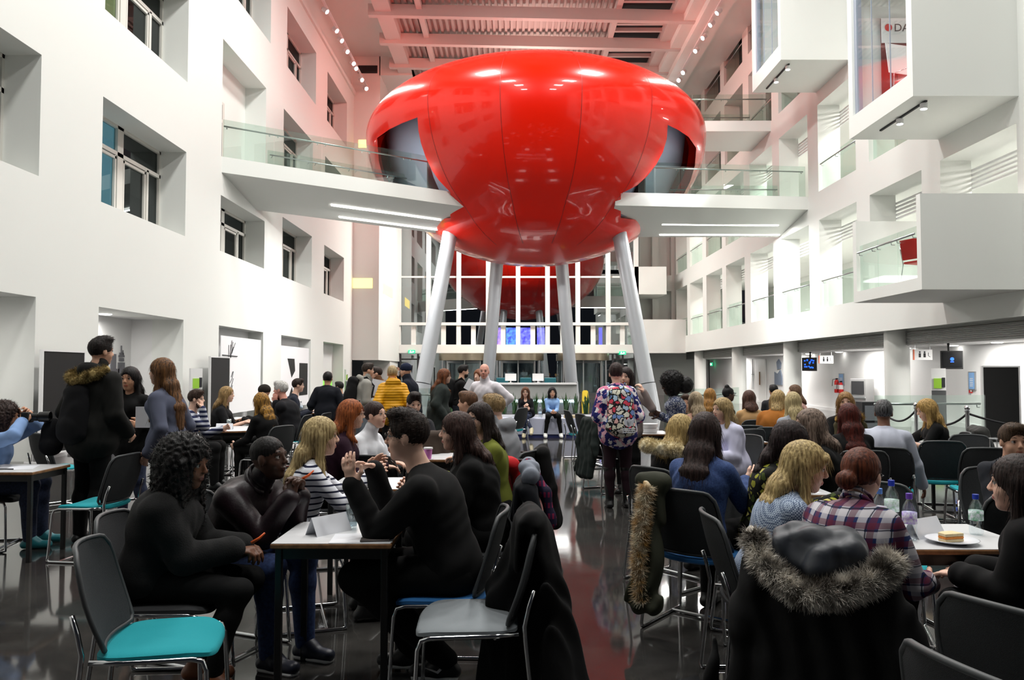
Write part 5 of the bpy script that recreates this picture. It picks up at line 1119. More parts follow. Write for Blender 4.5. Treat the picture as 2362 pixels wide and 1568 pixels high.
F1, F2, F3, DK, TAN = (228, 184, 162), (214, 166, 140), (196, 146, 116), (70, 44, 32), (112, 74, 54)
BL, BK = (12, 12, 13), (9, 9, 10)
def worn(J, name, prims, h, m, label, cat, noise=None):
    o = blob(name, prims, h, m, None, noise); o.matrix_world = J['W']; return tag(o, label, cat)
def backpack(J, m, label, w_=.15, hgt=.22, low=0, hq=1, th=.11):
    nb, up, fw = J['nb'], J['up'], J['fw']; s = J['s']; c0 = nb-up*(.06)-fw*.20+V(0, 0, -low); c1 = nb-up*(.06+hgt*1.5)-fw*.22+V(0, 0, -low)
    o = worn(J, 'backpack', [cone(c0, c1, th*.85, th, .05, u=V(1, 0, 0), w=w_/th), ell(c1-fw*.06+up*.05, (w_*.7, .05, .10), None, .02)], .012, m, label, 'backpack', fold_noise(.006, 30, 2))
    for q in (-1, 1):
        mb_ = MB(); mb_.tube([Vector(nb-up*.04-fw*.16+V(q*.07, 0, -low)), Vector(nb-up*.015+V(q*.10, 0, .045)), Vector(nb-up*.10+fw*.13+V(q*.12, 0, 0)), Vector(nb-up*.30+fw*.10+V(q*.15, 0, 0)), Vector(nb-up*.38-fw*.10+V(q*.15, 0, 0))], .016, 8); mb_.build('strap', m, o, smooth=True)
    return o
def furhood(J, m, r=.035, n=700, h_=.12, seed=3, w_=.15):
    nb, up, fw = J['nb'], J['up'], J['fw']; o = J['obj']
    pts = [nb+V(q*w_, 0, 0)-fw*a-up*b for q, a, b in ((-1, .05, .02), (-.85, .16, .07), (0, .22, .12), (.85, .16, .05), (1, .05, .0))]
    fur_trim(o, pts, r, m, n, .035, seed)
P = person
# ---------- foreground left ----------
a = P('woman with big black curly hair in a black fluffy jacket by the nearest teal chair', (432, 1070, 3.85), -86, TAN, BK, BK, (110, 62, 34), ('curlylong', (12, 11, 11), .30), fem=True, lean=14, cdx=.06, hy=-12, tk=.038, bulk=1.1, hq=2, hands=((.03, .40, .68), (-.07, .42, .68)), curl=.9, hpi=-8,
      hd=(((-.5, .9, -.2), (-.3, 0, -1), (0, .4, 1)), ((.6, .8, -.2), (0, 0, -1), (.3, .6, .4))), legs=(((.11, .46, .50), (.12, .34, .10)), ((-.12, .46, .50), (-.10, .20, .10))), topmat=mat('black_fleece', (9, 9, 10), .95, bump=.25, bscale=160), chair=('black', 'chair with dark seat under the woman with big curly hair'))
def stick(J, k, d=(.0, .05, .06), lab=''):
    w_ = J['wr'][k]; p_ = J['W'] @ Vector(w_+V(*d)); mb_ = MB(); mb_.tube([(0, 0, 0), (.035, .015, .02), (.06, .02, .045)], [.008, .007, .004], 8); o = mb_.build('carrot_stick', mat('carrot_orange', (232, 96, 30), .5), smooth=True); o.location = p_; tag(o, lab, 'food', 'orange carrot sticks')
stick(a, 'R', (0, .09, .03), 'orange carrot stick in the hand of the woman with curly black hair')
a = P('man in an oxblood leather jacket with hands clasped under his chin', (622, 1058, 4.25), -112, DK, (34, 18, 22), BK, (22, 26, 44), ('crew', (12, 10, 9)), lean=30, hq=2, tk=.026, topmat=LEATH, botmat=JEANB, sole=1, hy=6, hpi=6, neck='collar', sit=True,
      hands=((.045, .50, .88), (-.045, .50, .88)), curls=(1.15, 1.15), hd=(((-.35, .05, 1), (-1, 0, -.1), (-.2, -1, .2)), ((.35, .05, 1), (1, 0, -.1), (.2, -1, .2))), legs=(((.13, .46, .53), (.12, .44, .09)), ((-.14, .46, .53), (-.1, .50, .09))), chair=('black', 'chair hidden under the man in the leather jacket'))
collar(a, LEATH, th=.015, r=.074)
stick(a, 'L', (0.02, .02, .09), 'orange carrot stick between the clasped hands of the leather-jacket man')
mb = MB(); w_ = a['wr']['R']; mb.tube([tuple(w_+V(.032*math.cos(t), .03*math.sin(t), -.03+.006*math.sin(t))) for t in np.linspace(0, 2*PI, 17)[:-1]], .006, 6, closed=True); o = mb.build('bracelet', CHROME, smooth=True); o.matrix_world = a['W']; tag(o, 'silver bracelet on the wrist of the leather-jacket man', 'bracelet')
a = P('man in black sweater and glasses talking with both hands raised over the nearest table', (938, 1008, 4.0), 88, F1, BK, BK, (24, 24, 26), ('crop', (34, 24, 20)), lean=17, hq=2, tk=.02, glasses='black', sole=1, sit=True, bulk=1.05, H=1.8,
      hands=((.16, .44, 1.03), (-.13, .48, .99)), curls=(.55, .35), hd=(((-.55, .75, .35), (-.2, -.3, -1), (-.3, .2, 1)), ((-.05, .25, 1), (.95, -.35, 0), (.1, -1, .1))), poleL=(0, -.1, -1), poleR=(.4, 0, -1),
      legs=(((.12, .47, .53), (.10, .22, .11)), ((-.12, .47, .53), (-.10, .02, .13))), chair=('blue', 'blue seated chair under the man in the black sweater'))
mb = MB(); w_ = a['wr']['L']; mb.tube([tuple(w_+V(.030*math.cos(t), .028*math.sin(t), -.015)) for t in np.linspace(0, 2*PI, 17)[:-1]], .007, 6, closed=True); o = mb.build('wristwatch', mat('watch_dark', (20, 20, 22), .3, .4), smooth=True); o.matrix_world = a['W']; tag(o, 'dark wristwatch on the raised left wrist of the man in glasses', 'watch')
sh_ = [c for c in COL.objects if c.parent == a['obj'] and c.name.startswith('shoe')][0]
an_, ff_ = a['an']['L'], a['ft']['L']; mb = MB(); cx_ = an_[0]-.049
mb.prism([(-.03, .006), (-.012, -.012), (.055, .016), (-.006, .000), (-.02, .012)], -.004, .003, lambda u, v, t: (cx_+t, an_[1]+.045+u, an_[2]-.035+v)); fixn(mb.build('side_mark', mat('sole_white', (225, 225, 225), .5), sh_))
table(-1.15, 3.74, .575, .54, 'nearest small white table with wooden edge and black legs')
tent(-.93, 4.0, .73, 52, 'folded name card standing on the nearest table'); paper(-.73, 3.86, .73, 4, 'white paper sheet lying on the nearest table', .30, .21)
tumbler(-.835, 4.10, .73, 'tall clear water glass on the nearest table', .125)
mb = MB(); mb.box((-.07, -.035, 0), (.07, .035, .009)); o = mb.build('mobile_phone', mat('phone_grey', (90, 84, 82), .3), bevel=.003); o.location = (-.66, 3.80, .733); o.rotation_euler = (0, 0, .1); tag(o, 'mobile phone lying on paper by the elbow on the nearest table', 'phone')
place_chair((-1.44, 3.28), -78, 'teal', 'empty teal chair nearest the camera at the lower left')
place_chair((-.20, 3.56), 92, 'grey', 'empty grey seated chair with a long black coat over its back')
coat((-.20, 3.56, 0), 92, BK, 'long black coat hanging over the grey seated chair by the aisle', top=.93, bot=-.0, wd=.16, flare=1.6, h=.010, sleeves=False, extra=[cone((.02, -.28, .86), (.16, -.16, .50), .05, .07, .05), cone((.16, -.16, .50), (.27, -.16, .02), .07, .12, .06), cone((-.02, -.33, .8), (-.1, -.42, .02), .06, .15, .06), cone((.12, -.24, .6), (.1, -.3, .0), .08, .16, .06)])
place_chair((-3.50, 6.6), 82, 'teal', 'empty teal chair standing in front of the man in the parka')
place_chair((-5.15, 9.0), -35, 'teal', 'empty teal chair by the black board on the left wall')
# ---------- second group left ----------
P('blonde woman in a black and white striped top leaning on the second table', (742, 1008, 4.95), -72, F1, (220, 220, 230), BK, BK, ('long', (176, 148, 98), .36, (206, 184, 134)), fem=True, lean=10, hq=2, topmat=STRIPE, tk=.012, hands=((.08, .42, .87), (-.06, .44, .90)), curl=.5, hd=(((-.1, .8, .6), (-.8, .2, -.4), (0, 0, 1)), ((0, .7, .7), (.8, .2, -.4), (0, 0, 1))), chair=('black', 'dark chair under the blonde woman in stripes'))
table(-1.30, 5.45, .62, .6, 'small white table behind the nearest table, between the striped top and the black dress')
tumbler(-.95, 5.6, .73, 'clear glass on the second table in front of the gesturing man'); paper(-1.05, 5.7, .73, 10, 'white paper on the second table by the striped woman')
place_chair((-1.16, 6.75), -3, 'teal', 'empty chair with grey back seen over the gesturing hands')
P('woman with straight brown bob in a black dress left of the navy draped coat', (1052, 996, 4.9), 96, F1, BK, BK, BK, ('bob', (52, 34, 30), .20), fem=True, lean=14, hq=2, bulk=1.12, tk=.02, hands=((.1, .44, .80), (-.1, .42, .80)), chair=('black', 'chair with a black coat under the woman with the brown bob'))
coat((-.20, 4.9, 0), 92, (20, 22, 28), 'dark navy coat hanging on the chair of the brown-bobbed woman', top=.88, bot=.10, wd=.19, hood=None, flare=1.5)
mb = [cone((-.14, -.32, .90), (.12, -.32, .93), .05, .045, .04), cone((.1, -.34, .92), (.16, -.40, .66), .04, .03, .03)]
o = blob('scarf', [cone((-.16, -.31, .91), (.10, -.31, .95), .055, .05, .04), ell((-.06, -.30, .96), (.09, .06, .04))], .009, cloth((128, 134, 146)), None, fold_noise(.009, 40, 3)); o.location = (-.20, 4.9, 0); o.rotation_euler = (0, 0, math.radians(92)); tag(o, 'bundled grey scarf on top of the dark navy coat', 'scarf')
def _tart(N, K, b, co): K.new(mixc(N, K, band(N, K, co, 2, 16, 0, .5), mixc(N, K, band(N, K, co, 1, 40, 0, .5), (40, 24, 60), (122, 26, 62)), (28, 22, 48)), b.inputs[0])
o = blob('plaid_scarf', [cone((.02, -.30, .97), (-.10, -.40, .80), .03, .035, .02), cone((-.10, -.40, .80), (-.14, -.44, .62), .035, .030, .02)], .009, pat('tartan_purple', _tart), None, fold_noise(.006, 50, 8)); o.location = (-.20, 4.9, 0); o.rotation_euler = (0, 0, math.radians(92)); tag(o, 'purple plaid scarf trailing off the dark navy coat into the aisle', 'scarf')
P('woman with long dark wavy hair in an olive green top', (1104, 966, 5.9), 112, F1, (110, 116, 44), BK, BK, ('long', (34, 24, 22), .30), fem=True, lean=8, hq=2, hy=22, skirt='lips', hands='table', tk=.016, chair=('teal', 'chair under the woman in the olive top'))
coat((-.30, 6.02, 0), 100, (190, 26, 34), 'bright red jacket on the chair behind the olive green top', top=.88, bot=.40, wd=.11, sleeves=False)
P('person with short blond hair in a light grey hoodie seen from behind', (1138, 942, 7.0), 62, F1, (146, 148, 154), BK, BK, ('short', (146, 122, 84)), lean=8, hq=1, tk=.022, neck='hood', hands='table', chair=('black', 'chair under the person in the grey hoodie'))
coat((-.02, 7.0, 0), 88, BK, 'black coat hanging on the chair of the blond person in a grey hoodie', top=.88, bot=.15, wd=.19, flare=1.4)
P('person with brown hair in a brown cardigan behind the olive green top', (1078, 930, 8.2), 75, F2, (84, 74, 48), BK, BK, ('short', (84, 56, 38)), lean=8, hands='table', chair=('black', 'chair under the person in the brown cardigan'))
P('red-haired woman with glasses in a maroon jumper', (812, 956, 6.45), -78, F1, (40, 16, 32), BK, BK, ('long', (136, 68, 34), .24, (176, 98, 50)), fem=True, lean=12, hq=1, bulk=1.1, glasses='brown', hands='table', chair=('black', 'chair under the red-haired woman in maroon'))
P('woman with dark hair tied back in a white roll-neck jumper', (866, 958, 6.9), -112, F1, (224, 226, 232), BK, BK, ('bun', (44, 30, 28)), fem=True, lean=14, hq=1, neck='roll', hpi=6, hands='table', chair=('black', 'chair under the woman in the white roll-neck'))
P('dark-haired young man facing the camera beside the grey leg of the pod', (955, 932, 8.6), -158, F1, (44, 44, 48), BK, BK, ('crop', (30, 22, 20)), lean=6, hq=1, hpi=-10, hands='table', chair=('black', 'chair under the dark-haired young man'))
table(-1.25, 7.25, .7, .6, 'white table with a pink cup between the roll-neck woman and the olive top')
def cup(x, y, z, rgb, lab, h=.10): e_ = empty('paper_cup', (x, y, z), 0, lab, 'cup'); m_ = MB(); m_.lathe([(0, 0), (.028, 0), (.040, h), (.042, h)], 20); m_.build('cup_body', mat('cup_%d_%d_%d' % rgb, rgb, .5), e_, auto=.6); m_ = MB(); m_.lathe([(.044, h-.006), (.042, h+.008), (0, h+.008)], 20); m_.build('lid', WHITE2, e_)
cup(-.78, 7.3, .73, (206, 120, 190), 'pink paper cup on the table behind the gesturing man'); paper(-.9, 7.4, .73, 30, 'printed sheet beside the pink paper cup')
coat((-1.02, 8.0, 0), 40, (62, 50, 42), 'brown jacket over a chair in front of the left glass balustrade', top=.95, bot=.3, wd=.18); place_chair((-1.02, 8.0), 40, 'black', 'chair draped with a brown jacket by the left pod leg')
# ---------- photographer ----------
a = P('photographer with curly dark hair in a light blue shirt holding a camera', (14, 962, 6.95), -80, F3, (128, 158, 204), BK, (30, 120, 130), ('curlylong', (44, 30, 26), .02), lean=10, hq=2, tk=.02, botmat=JEAN, hands=((.06, .30, 1.10), (-.07, .26, 1.13)), curl=1.1, hd=(((-.5, .5, .7), (-.9, 0, -.2), (0, -1, .2)), ((.4, .5, .8), (.9, 0, -.2), (0, -1, .2))), poleL=(-1, 0, -.4), poleR=(1, .1, -.5), chair=('black', 'chair under the photographer'))
collar(a, cloth((128, 158, 204)))
e_ = empty('camera_body', (0, 0, 0), 0, 'black camera with a long lens held to the eye of the photographer', 'camera'); c0 = a['hf'](0, .17, .0)
mb = MB(); M = Matrix.Translation(c0); mb.box((-.07, -.03, -.05), (.07, .03, .045), M); mb.build('casing', BLACKM, e_, bevel=.01); mb = MB(); mb.lathe([(.034, .03), (.036, .09), (.045, .10), (.047, .19), (.040, .19), (.038, .17), (0, .17)], 24, (0, 0, 0), M @ Matrix.Rotation(-PI/2, 4, 'X')); mb.build('lens', mat('lens_black', (14, 14, 16), .3), e_, auto=.6); e_.matrix_world = a['W']
table(-5.0, 6.35, 1.12, .55, 'white table with wooden edge at the left edge in front of the photographer'); paper(-4.15, 6.65, .73, 20, 'paper sheet on the table at the left edge')
mb = MB(); mb.tube([(-.07, 0, .006), (.07, 0, .006)], .005, 6); o = mb.build('pen', DARK); o.location = (-4.2, 6.5, .731); tag(o, 'dark pen lying on the table at the left edge', 'pen')
# ---------- standing trio ----------
a = P('tall man with shaved sides seen from behind in a black parka with fur hood', (234, 812, 7.2), -22, F2, (26, 26, 24), BK, (20, 20, 20), ('crop', (24, 18, 16)), sit=False, hq=1, tk=.032, hem=.10, hy=-14, H=1.88, hands=((.2, .22, .98), (-.24, .1, .95)), neck='hood', lean=3)
furhood(a, furm((92, 76, 44), (160, 140, 92), 'parka'), .045, 900, seed=4, w_=.17)
mb = [ell(a['pel']+V(-.02, -.02, -.03), (.185, .15, .06))]; o = blob('shirt_tail', [ell(a['pel']+V(.0, -.01, -.10), (.18, .14, .07))], .012, cloth((120, 160, 212)), a['obj'], fold_noise(.006, 50))
backpack(a, cloth((14, 14, 17), key='bag'), 'large black backpack on the back of the man in the parka', .15, .24, .16, th=.10)
worn(a, 'shoulder_bag', [ell((-.30, -.16, .98), (.09, .09, .15)), ell((-.30, -.17, .88), (.10, .10, .10))], .012, cloth((15, 15, 18), key='bag2'), 'smaller black shoulder bag hanging at the left hip of the parka man', 'bag', fold_noise(.005, 40, 2))
a = P('woman with long black hair in black facing the camera between two standing friends', (299, 875, 7.9), 172, F3, BK, BK, BK, ('long', (18, 14, 14), .34), sit=False, fem=True, hq=1, tk=.02, hy=8, hem=.08, botmat=JEAN, hands=((-.02, .26, 1.05), (-.2, .2, 1.02)), lean=2, curl=1.)
p = atY(331, 962, 7.5); mb = MB(); mb.box((-.075, -.004, -.10), (.075, .004, .10)); o = mb.build('white_card', CARD); o.location = p; tag(o, 'white card held between the standing woman in black and the grey blazer', 'card')
P('woman with very long auburn hair in a grey blue blazer, standing in profile', (371, 858, 6.9), 84, F1, (84, 88, 106), BK, BK, ('long', (74, 52, 38), .50, (128, 88, 52)), sit=False, fem=True, hq=1, tk=.02, botmat=JEAN, hem=.05, lean=3, hpi=4, hands=((.2, .06, .85), (-.2, .06, .85)))
# ---------- left middle tables ----------
P('bearded man in a striped shirt resting his cheek on his hand', (453, 921, 10.3), -85, F1, (150, 156, 180), BK, BK, ('short', (52, 36, 28)), lean=10, hq=1, beard=(62, 40, 30), topmat=pat('navy_stripe', lambda N, K, b, co: K.new(mixc(N, K, band(N, K, co, 2, 16, 0, .5), (200, 204, 216), (40, 46, 80)), b.inputs[0])), hands=((.05, .24, 1.06), (-.1, .46, .78)), hd=(((-.2, -.2, 1), (-.3, -1, 0), (0, -.3, 1)), None), chair=('black', 'chair under the bearded man'))
o = coat((-4.35, 10.1, 0), -60, (70, 72, 76), 'grey rucksack jacket slung on the chair behind the standing blazer', top=.95, bot=.45, wd=.15, sleeves=False)
table(-4.45, 10.65, 1.0, 1.0, 'round-edged white table with papers in front of the bearded man', rnd=True, group='round tables')
tent(-4.0, 10.9, .73, 10, 'folded card on the round table of the bearded man'); paper(-3.72, 11.0, .73, 20, 'papers on the round table of the bearded man', .4, .3); tumbler(-4.1, 11.35, .73, 'glass on the round table near the black board', .12, .036)
P('blonde woman in a black tee with grey front smiling in profile by the black board', (524, 910, 11.9), -80, F1, (20, 20, 22), BK, BK, ('long', (140, 112, 72), .20), fem=True, hq=1, lean=8, sleeve=.4, hands='table', chair=('black', 'chair under the smiling blonde woman by the board'))
place_chair((-4.6, 10.0), -85, 'teal', 'teal chair tucked under the round table of the bearded man') if False else None
P('woman with brown hair fading to gold in black, arm hanging to her knee', (601, 928, 10.1), 62, F1, BK, BK, BK, ('long', (70, 48, 36), .26, (190, 140, 60)), fem=True, hq=1, lean=12, hands=((.06, .45, .62), (-.16, .42, .60)), chair=('black', 'chair under the woman with gold-ended hair'))
P('man in a dark flat cap seated behind the gold-ended hair', (608, 906, 12.8), 95, F2, (30, 28, 28), BK, BK, ('beanie', (40, 36, 32)), lean=10, hands='table', chair=('black', 'chair under the man in the flat cap'))
P('white-haired man in a dark suit with his hand at his mouth', (647, 899, 12.4), 84, (214, 150, 132), (22, 22, 26), BK, BK, ('short', (196, 192, 186), .2, (226, 224, 220)), lean=14, hq=1, tk=.025, hands=((.02, .26, 1.06), (-.05, .26, 1.05)), bulk=1.1, chair=('teal', 'teal chair under the white-haired man'))
table(-4.9, 13.2, .75, .7, 'white table between the blonde in a black tee and the flat cap'); paper(-4.5, 13.4, .73, 5, 'papers on the table in front of the flat cap', .3, .2)
coat((-4.35, 12.9, 0), 100, BK, 'small black jacket on a chair left of the gold-ended hair', top=.9, bot=.4, wd=.16); place_chair((-4.35, 12.9), 100, 'black', 'chair carrying a small black jacket'); place_chair((-4.85, 12.4), -100, 'black', 'empty dark chair just right of the smiling blonde')
P('man with glasses in a dark blue suit leaning over a far left table', (688, 889, 15.2), -74, F1, (34, 38, 50), BK, BK, ('short', (36, 26, 22)), lean=12, glasses='black', hq=1, neck='v', hands='table', chair=('black', 'chair under the man in the dark blue suit'))
table(-4.35, 15.3, .8, .7, 'far left white table with bottle and glass in front of the suited man'); bottle(-4.15, 15.4, .73, (220, 225, 230), 'clear bottle on the far left table'); tumbler(-3.7, 15.5, .73, 'small glass on the far left table'); paper(-3.95, 15.45, .73, 0, 'papers on the far left table', .35, .2)
P('dark-haired man in a dark navy suit standing with his back to the camera', (756, 874, 13.6), 4, F3, (18, 20, 28), BK, BK, ('short', (18, 14, 14)), sit=False, tk=.03, hem=.1, hands=((.3, .2, .9), (-.3, .2, .9)), hq=1)
P('small seated person in grey beside the navy suit', (782, 893, 17), 70, F3, (80, 82, 86), BK, BK, ('short', (22, 18, 18)), hands='table', chair=('black', 'far chair beside the navy suit'))
place_chair((-3.35, 13.0), 80, 'teal', 'empty grey-backed teal chair in front of the navy suit')
# ---------- standing at mid left ----------
a = P('man in a grey hoodie with a black backpack standing in profile', (849, 854, 13.2), -66, F2, (150, 148, 142), (120, 128, 138), BK, ('short', (44, 34, 28)), sit=False, hq=1, tk=.03, neck='hood', hands=((.12, .25, 1.0), (-.12, .3, 1.02)), H=1.76)
backpack(a, cloth((20, 20, 22), key='bk2'), 'black backpack on the man in the grey hoodie', .15, .2)
p = atY(872, 895, 13.2); mb = MB(); mb.box((-.12, -.003, -.14), (.12, .003, .14)); o = mb.build('paper_sheet', CARD); o.location = p; o.rotation_euler = (0, .2, .3); tag(o, 'white sheet held beside the yellow puffer jacket', 'paper')
a = P('dark-haired man in a brown fur-collared coat behind the grey hoodie', (868, 862, 14.2), 100, F2, (92, 62, 40), BK, BK, ('short', (36, 26, 22)), sit=False, tk=.045, hem=.3, hands='front', neck='collar')
furhood(a, furm((120, 84, 50), (176, 136, 92), 'brown'), .035, 250)
a = P('blonde woman in a bright mustard yellow puffer jacket seen from behind', (905, 862, 12.3), 14, F1, (196, 142, 12), (20, 20, 22), BK, ('short', (158, 138, 102)), sit=False, fem=True, hq=1, tk=.040, topmat=puffer((206, 146, 10), 'mustard'), neck='hood', hem=.03, hands=((.22, .1, .9), (-.22, .1, .9)))
worn(a, 'tote_bag', [ell((.24, -.05, .95), (.10, .06, .17))], .014, pat('tote_print', cells(22, [(226, 220, 214), (180, 90, 60), (90, 110, 150), (230, 226, 220)], (220, 215, 210), .03)), 'colourful printed tote bag on the shoulder of the yellow puffer jacket', 'bag')
a = P('man in a navy beanie and navy jacket drinking from a white cup', (935, 856, 13.4), 82, F2, (20, 24, 36), BK, BK, ('beanie', (24, 32, 54)), sit=False, hq=1, tk=.035, H=1.82, hem=.05, neck='collar', hands=((.03, .26, 1.48), (-.1, .25, 1.05)))
p = a['W'] @ Vector(a['hf'](0, .13, -.05)); cup(p.x, p.y, p.z-.05, (228, 228, 228), 'white cup at the mouth of the man in the navy beanie')
P('woman with long auburn hair in a dark green parka, standing in profile', (1026, 868, 12.8), -82, F1, (44, 50, 48), (26, 34, 34), BK, ('long', (90, 58, 40), .26, (132, 78, 48)), sit=False, fem=True, hq=1, tk=.045, hem=.32, glasses='brown', hands='pockets')
a = P('dark-haired bearded man in black with a backpack, looking right', (1069, 857, 14.6), -80, F2, BK, (40, 44, 54), BK, ('short', (20, 16, 15)), sit=False, hq=1, beard=(26, 20, 18), tk=.02, hands=((.1, .35, 1.1), (-.1, .3, 1.05)))
backpack(a, cloth((17, 17, 18), key='bk3'), 'round black backpack on the bearded man in black', .16, .2, .05, th=.14)
p = atY(1084, 888, 14.3); mb = MB(); mb.box((-.08, -.003, -.1), (.08, .003, .1)); o = mb.build('paper_sheet', CARD); o.location = p; o.rotation_euler = (0, .5, 0); tag(o, 'white leaflet held by the bearded man in black', 'paper')
a = P('bald man in a white shirt standing with hands on hips', (1117, 857, 12.0), 152, (222, 160, 142), (226, 220, 226), (60, 62, 70), BK, ('bald', (170, 160, 150)), sit=False, hq=1, tk=.022, bulk=1.08, hy=22, neck='collar', hands='hips', curl=1.2, hem=.0)
collar(a, cloth((226, 220, 226)), cuffs=False)
P('woman with auburn hair standing hidden behind the bald man', (1104, 868, 13.6), 150, F1, (30, 30, 34), BK, BK, ('long', (110, 62, 36), .2), sit=False, fem=True)
# ---------- bench women ----------
P('woman with glasses and auburn hair in a black blazer and jeans on the bench', (1212, 905, 18.3), 176, F1, (24, 24, 28), BK, (190, 180, 150), ('long', (92, 56, 38), .18), fem=True, hq=1, glasses='black', botmat=JEAN, seat=.44, neck='v', hands=((.02, .26, .72), (-.10, .30, .66)), legs=(((.04, .42, .56), (-.16, .52, .22)), ((-.05, .42, .50), (.02, .34, .09))), chair=False)
P('woman with a black bob in a light blue shirt and white boots on the bench', (1274, 905, 18.3), 182, F2, (140, 176, 226), BK, (226, 226, 222), ('bob', (22, 18, 20), .12), fem=True, hq=1, seat=.44, lean=12, hands=((.02, .36, .60), (-.02, .36, .60)), legs=(((.12, .42, .51), (.18, .34, .09)), ((-.12, .42, .51), (-.18, .34, .09))), chair=False)
bottle(.66, 18.4, .44, (225, 230, 235), 'water bottle standing on the bench between the two seated women', h=.25, r=.04)
tent(1.40-.55, 18.35, .44, 0, 'folded white card on the bench beside the light blue shirt', 1.2); paper(1.15, 18.35, .44, 20, 'white papers on the bench to the right of the seated women')
mb = MB(); mb.box((-.2, -.1, 0), (.2, .1, .07)); o = mb.build('wooden_tray', mat('tray_wood', (196, 176, 140), .6), bevel=.01); o.location = (1.42-.0, 18.38, .44); tag(o, 'pale wooden tray at the right end of the bench', 'tray')
o = blob('handbag', [ell((0, 0, .09), (.13, .08, .09)), ell((.05, 0, .15), (.06, .05, .05))], .014, cloth((20, 20, 22), key='hb'), None, fold_noise(.006)); o.location = (.42, 18.45, .44); tag(o, 'black handbag on the bench beside the black blazer', 'bag')
o = blob('handbag', [ell((0, 0, .12), (.09, .07, .12))], .014, cloth((30, 32, 34), key='hb2')); o.location = (.80, 18.52, .44); tag(o, 'dark bag on the bench behind the water bottle', 'bag')
for (x, y, yw_, lab) in ((1.25, 13.8, -78, 'empty chair nearest the right end of the bench'), (1.37, 12.7, -70, 'empty chair left of the floral backpack'), (-.05, 14.8, 60, 'empty chair in front of the left part of the bench')): place_chair((x, y), yw_, 'teal', lab)
coat((1.30, 10.2, 0), -70, (26, 34, 32), 'dark green coat hanging beside the woman with the floral backpack', top=.95, bot=.15, wd=.2); place_chair((1.30, 10.2), -70, 'black', 'chair under the dark green coat beside the floral backpack')
# ---------- centre right standing ----------
a = P('woman in a floral navy jacket, maroon leggings and tall black boots seen from behind', (1421, 862, 9.05), 3, F1, (40, 40, 110), (40, 22, 30), (14, 14, 15), ('short', (40, 26, 24)), sit=False, fem=True, hq=1, tk=.035, topmat=FLORAL, hem=.06, hands=((.18, .22, 1.0), (-.18, .22, 1.0)), bulk=1.1, hy=-10)
for k in 'LR': blob('tall_boot', [cone(a['kn'][k]+V(0, -.005, -.04), a['an'][k]+V(0, 0, -.02), .068, .048, .02), cone(a['an'][k]+V(0, -.03, -.045), a['an'][k]+V(0, .12, -.055), .04, .035, .02)], .011, mat('boot_black', (12, 12, 13), .35), a['obj'], fold_noise(.003))
b_ = backpack(a, FLORALB, 'floral patterned backpack with a three-leaf emblem on the woman in tall boots', .17, .24, .06, th=.12)
nb = a['nb']; mb = MB()
for q in (-.5, 0, .5):
    Mq = Matrix.Translation((.05, -.385, nb[2]-.44)) @ Matrix.Rotation(q, 4, 'Y'); mb.prism([(0, 0), (.025, .04), (.018, .085), (0, .11), (-.018, .085), (-.025, .04)], -.004, .004, lambda u, v, t: Mq @ Vector((u, t, v)))
for k in range(3): mb.box((-.02-.0, -.392, nb[2]-.46-.02*k), (.12, -.386, nb[2]-.45-.02*k))
fixn(mb.build('leaf_emblem', mat('emblem_white', (226, 230, 240), .5), b_))
P('woman with long dark hair in a beige top raising one hand beside the floral jacket', (1443, 870, 9.9), 160, F1, (140, 128, 124), BK, BK, ('long', (34, 24, 24), .30), sit=False, fem=True, hq=1, hem=.08, hands=((-.02, .2, 1.0), (-.24, .18, 1.29)), curl=1.1, hy=-5, poleL=(-.5, -.2, -1))
table(1.62, 10.15, .45, .6, 'small white table with stacked white boxes beside the floral backpack')
for k in range(2): mb = MB(); mb.lathe([(.0, 0), (.09, 0), (.11, .05), (.11, .06), (0, .06)], 20); o = mb.build('food_tub', WHITE2, auto=.6); o.location = (1.82, 10.35, .73+.062*k); tag(o, ('lower' if k == 0 else 'upper')+' of two stacked white tubs on the small table by the floral backpack', 'tub', 'stacked white tubs')
a = P('woman with a black afro ponytail in a speckled blue grey jumper, arms folded', (1546, 889, 9.9), 84, DK, (90, 98, 130), BK, BK, ('afro', (14, 12, 12), .145), sit=False, fem=True, hq=1, topmat=DOTTY, hands=((-.08, .24, 1.0), (.04, .26, .98)), lean=6, hpi=-6)
blob('hair_puff', [ell(a['hf'](0, -.185, -.01), (.10, .10, .11)), ell(a['hf'](0, -.10, .0), (.07, .08, .07))], .012, hairmat((14, 12, 12)), a['obj'], lambda P_: .008*np.sin(P_[:, 0]*95)*np.sin(P_[:, 1]*88)*np.sin(P_[:, 2]*92))
# ---------- right middle ----------
P('young man with brown hair whose face shows beside the ash blonde hair', (1582, 930, 11.2), 165, F2, (80, 96, 90), BK, BK, ('short', (60, 42, 32)), hq=1, chair=('black', 'chair under the young man beside the ash blonde'))
P('woman with long ash blonde hair and a dark scarf over a peach top', (1604, 926, 10.0), 6, F1, (214, 168, 146), BK, BK, ('long', (160, 138, 104), .24, (196, 176, 146)), fem=True, chair=('black', 'chair under the ash blonde woman with a scarf'))
P('woman with long ginger hair seated far back', (1638, 914, 12.2), -30, F1, (40, 40, 44), BK, BK, ('long', (136, 96, 50), .28, (172, 124, 62)), fem=True, chair=('black', 'chair under the long ginger hair'))
P('woman with long blonde hair in a loose lilac white blouse', (1665, 945, 8.3), 112, F1, (208, 208, 232), BK, BK, ('long', (156, 132, 90), .40, (190, 164, 116)), fem=True, hq=1, lean=10, hem=.15, tk=.03, chair=('black', 'dark chair under the lilac white blouse'))
P('woman with a high black bun in a black jumper, hands in her lap', (1681, 910, 13.0), -82, DK, BK, BK, BK, ('bun', (14, 12, 12), .2, (24, 22, 22), (0, -.03, .13)), fem=True, hq=1, chair=('black', 'chair under the woman with a high black bun'))
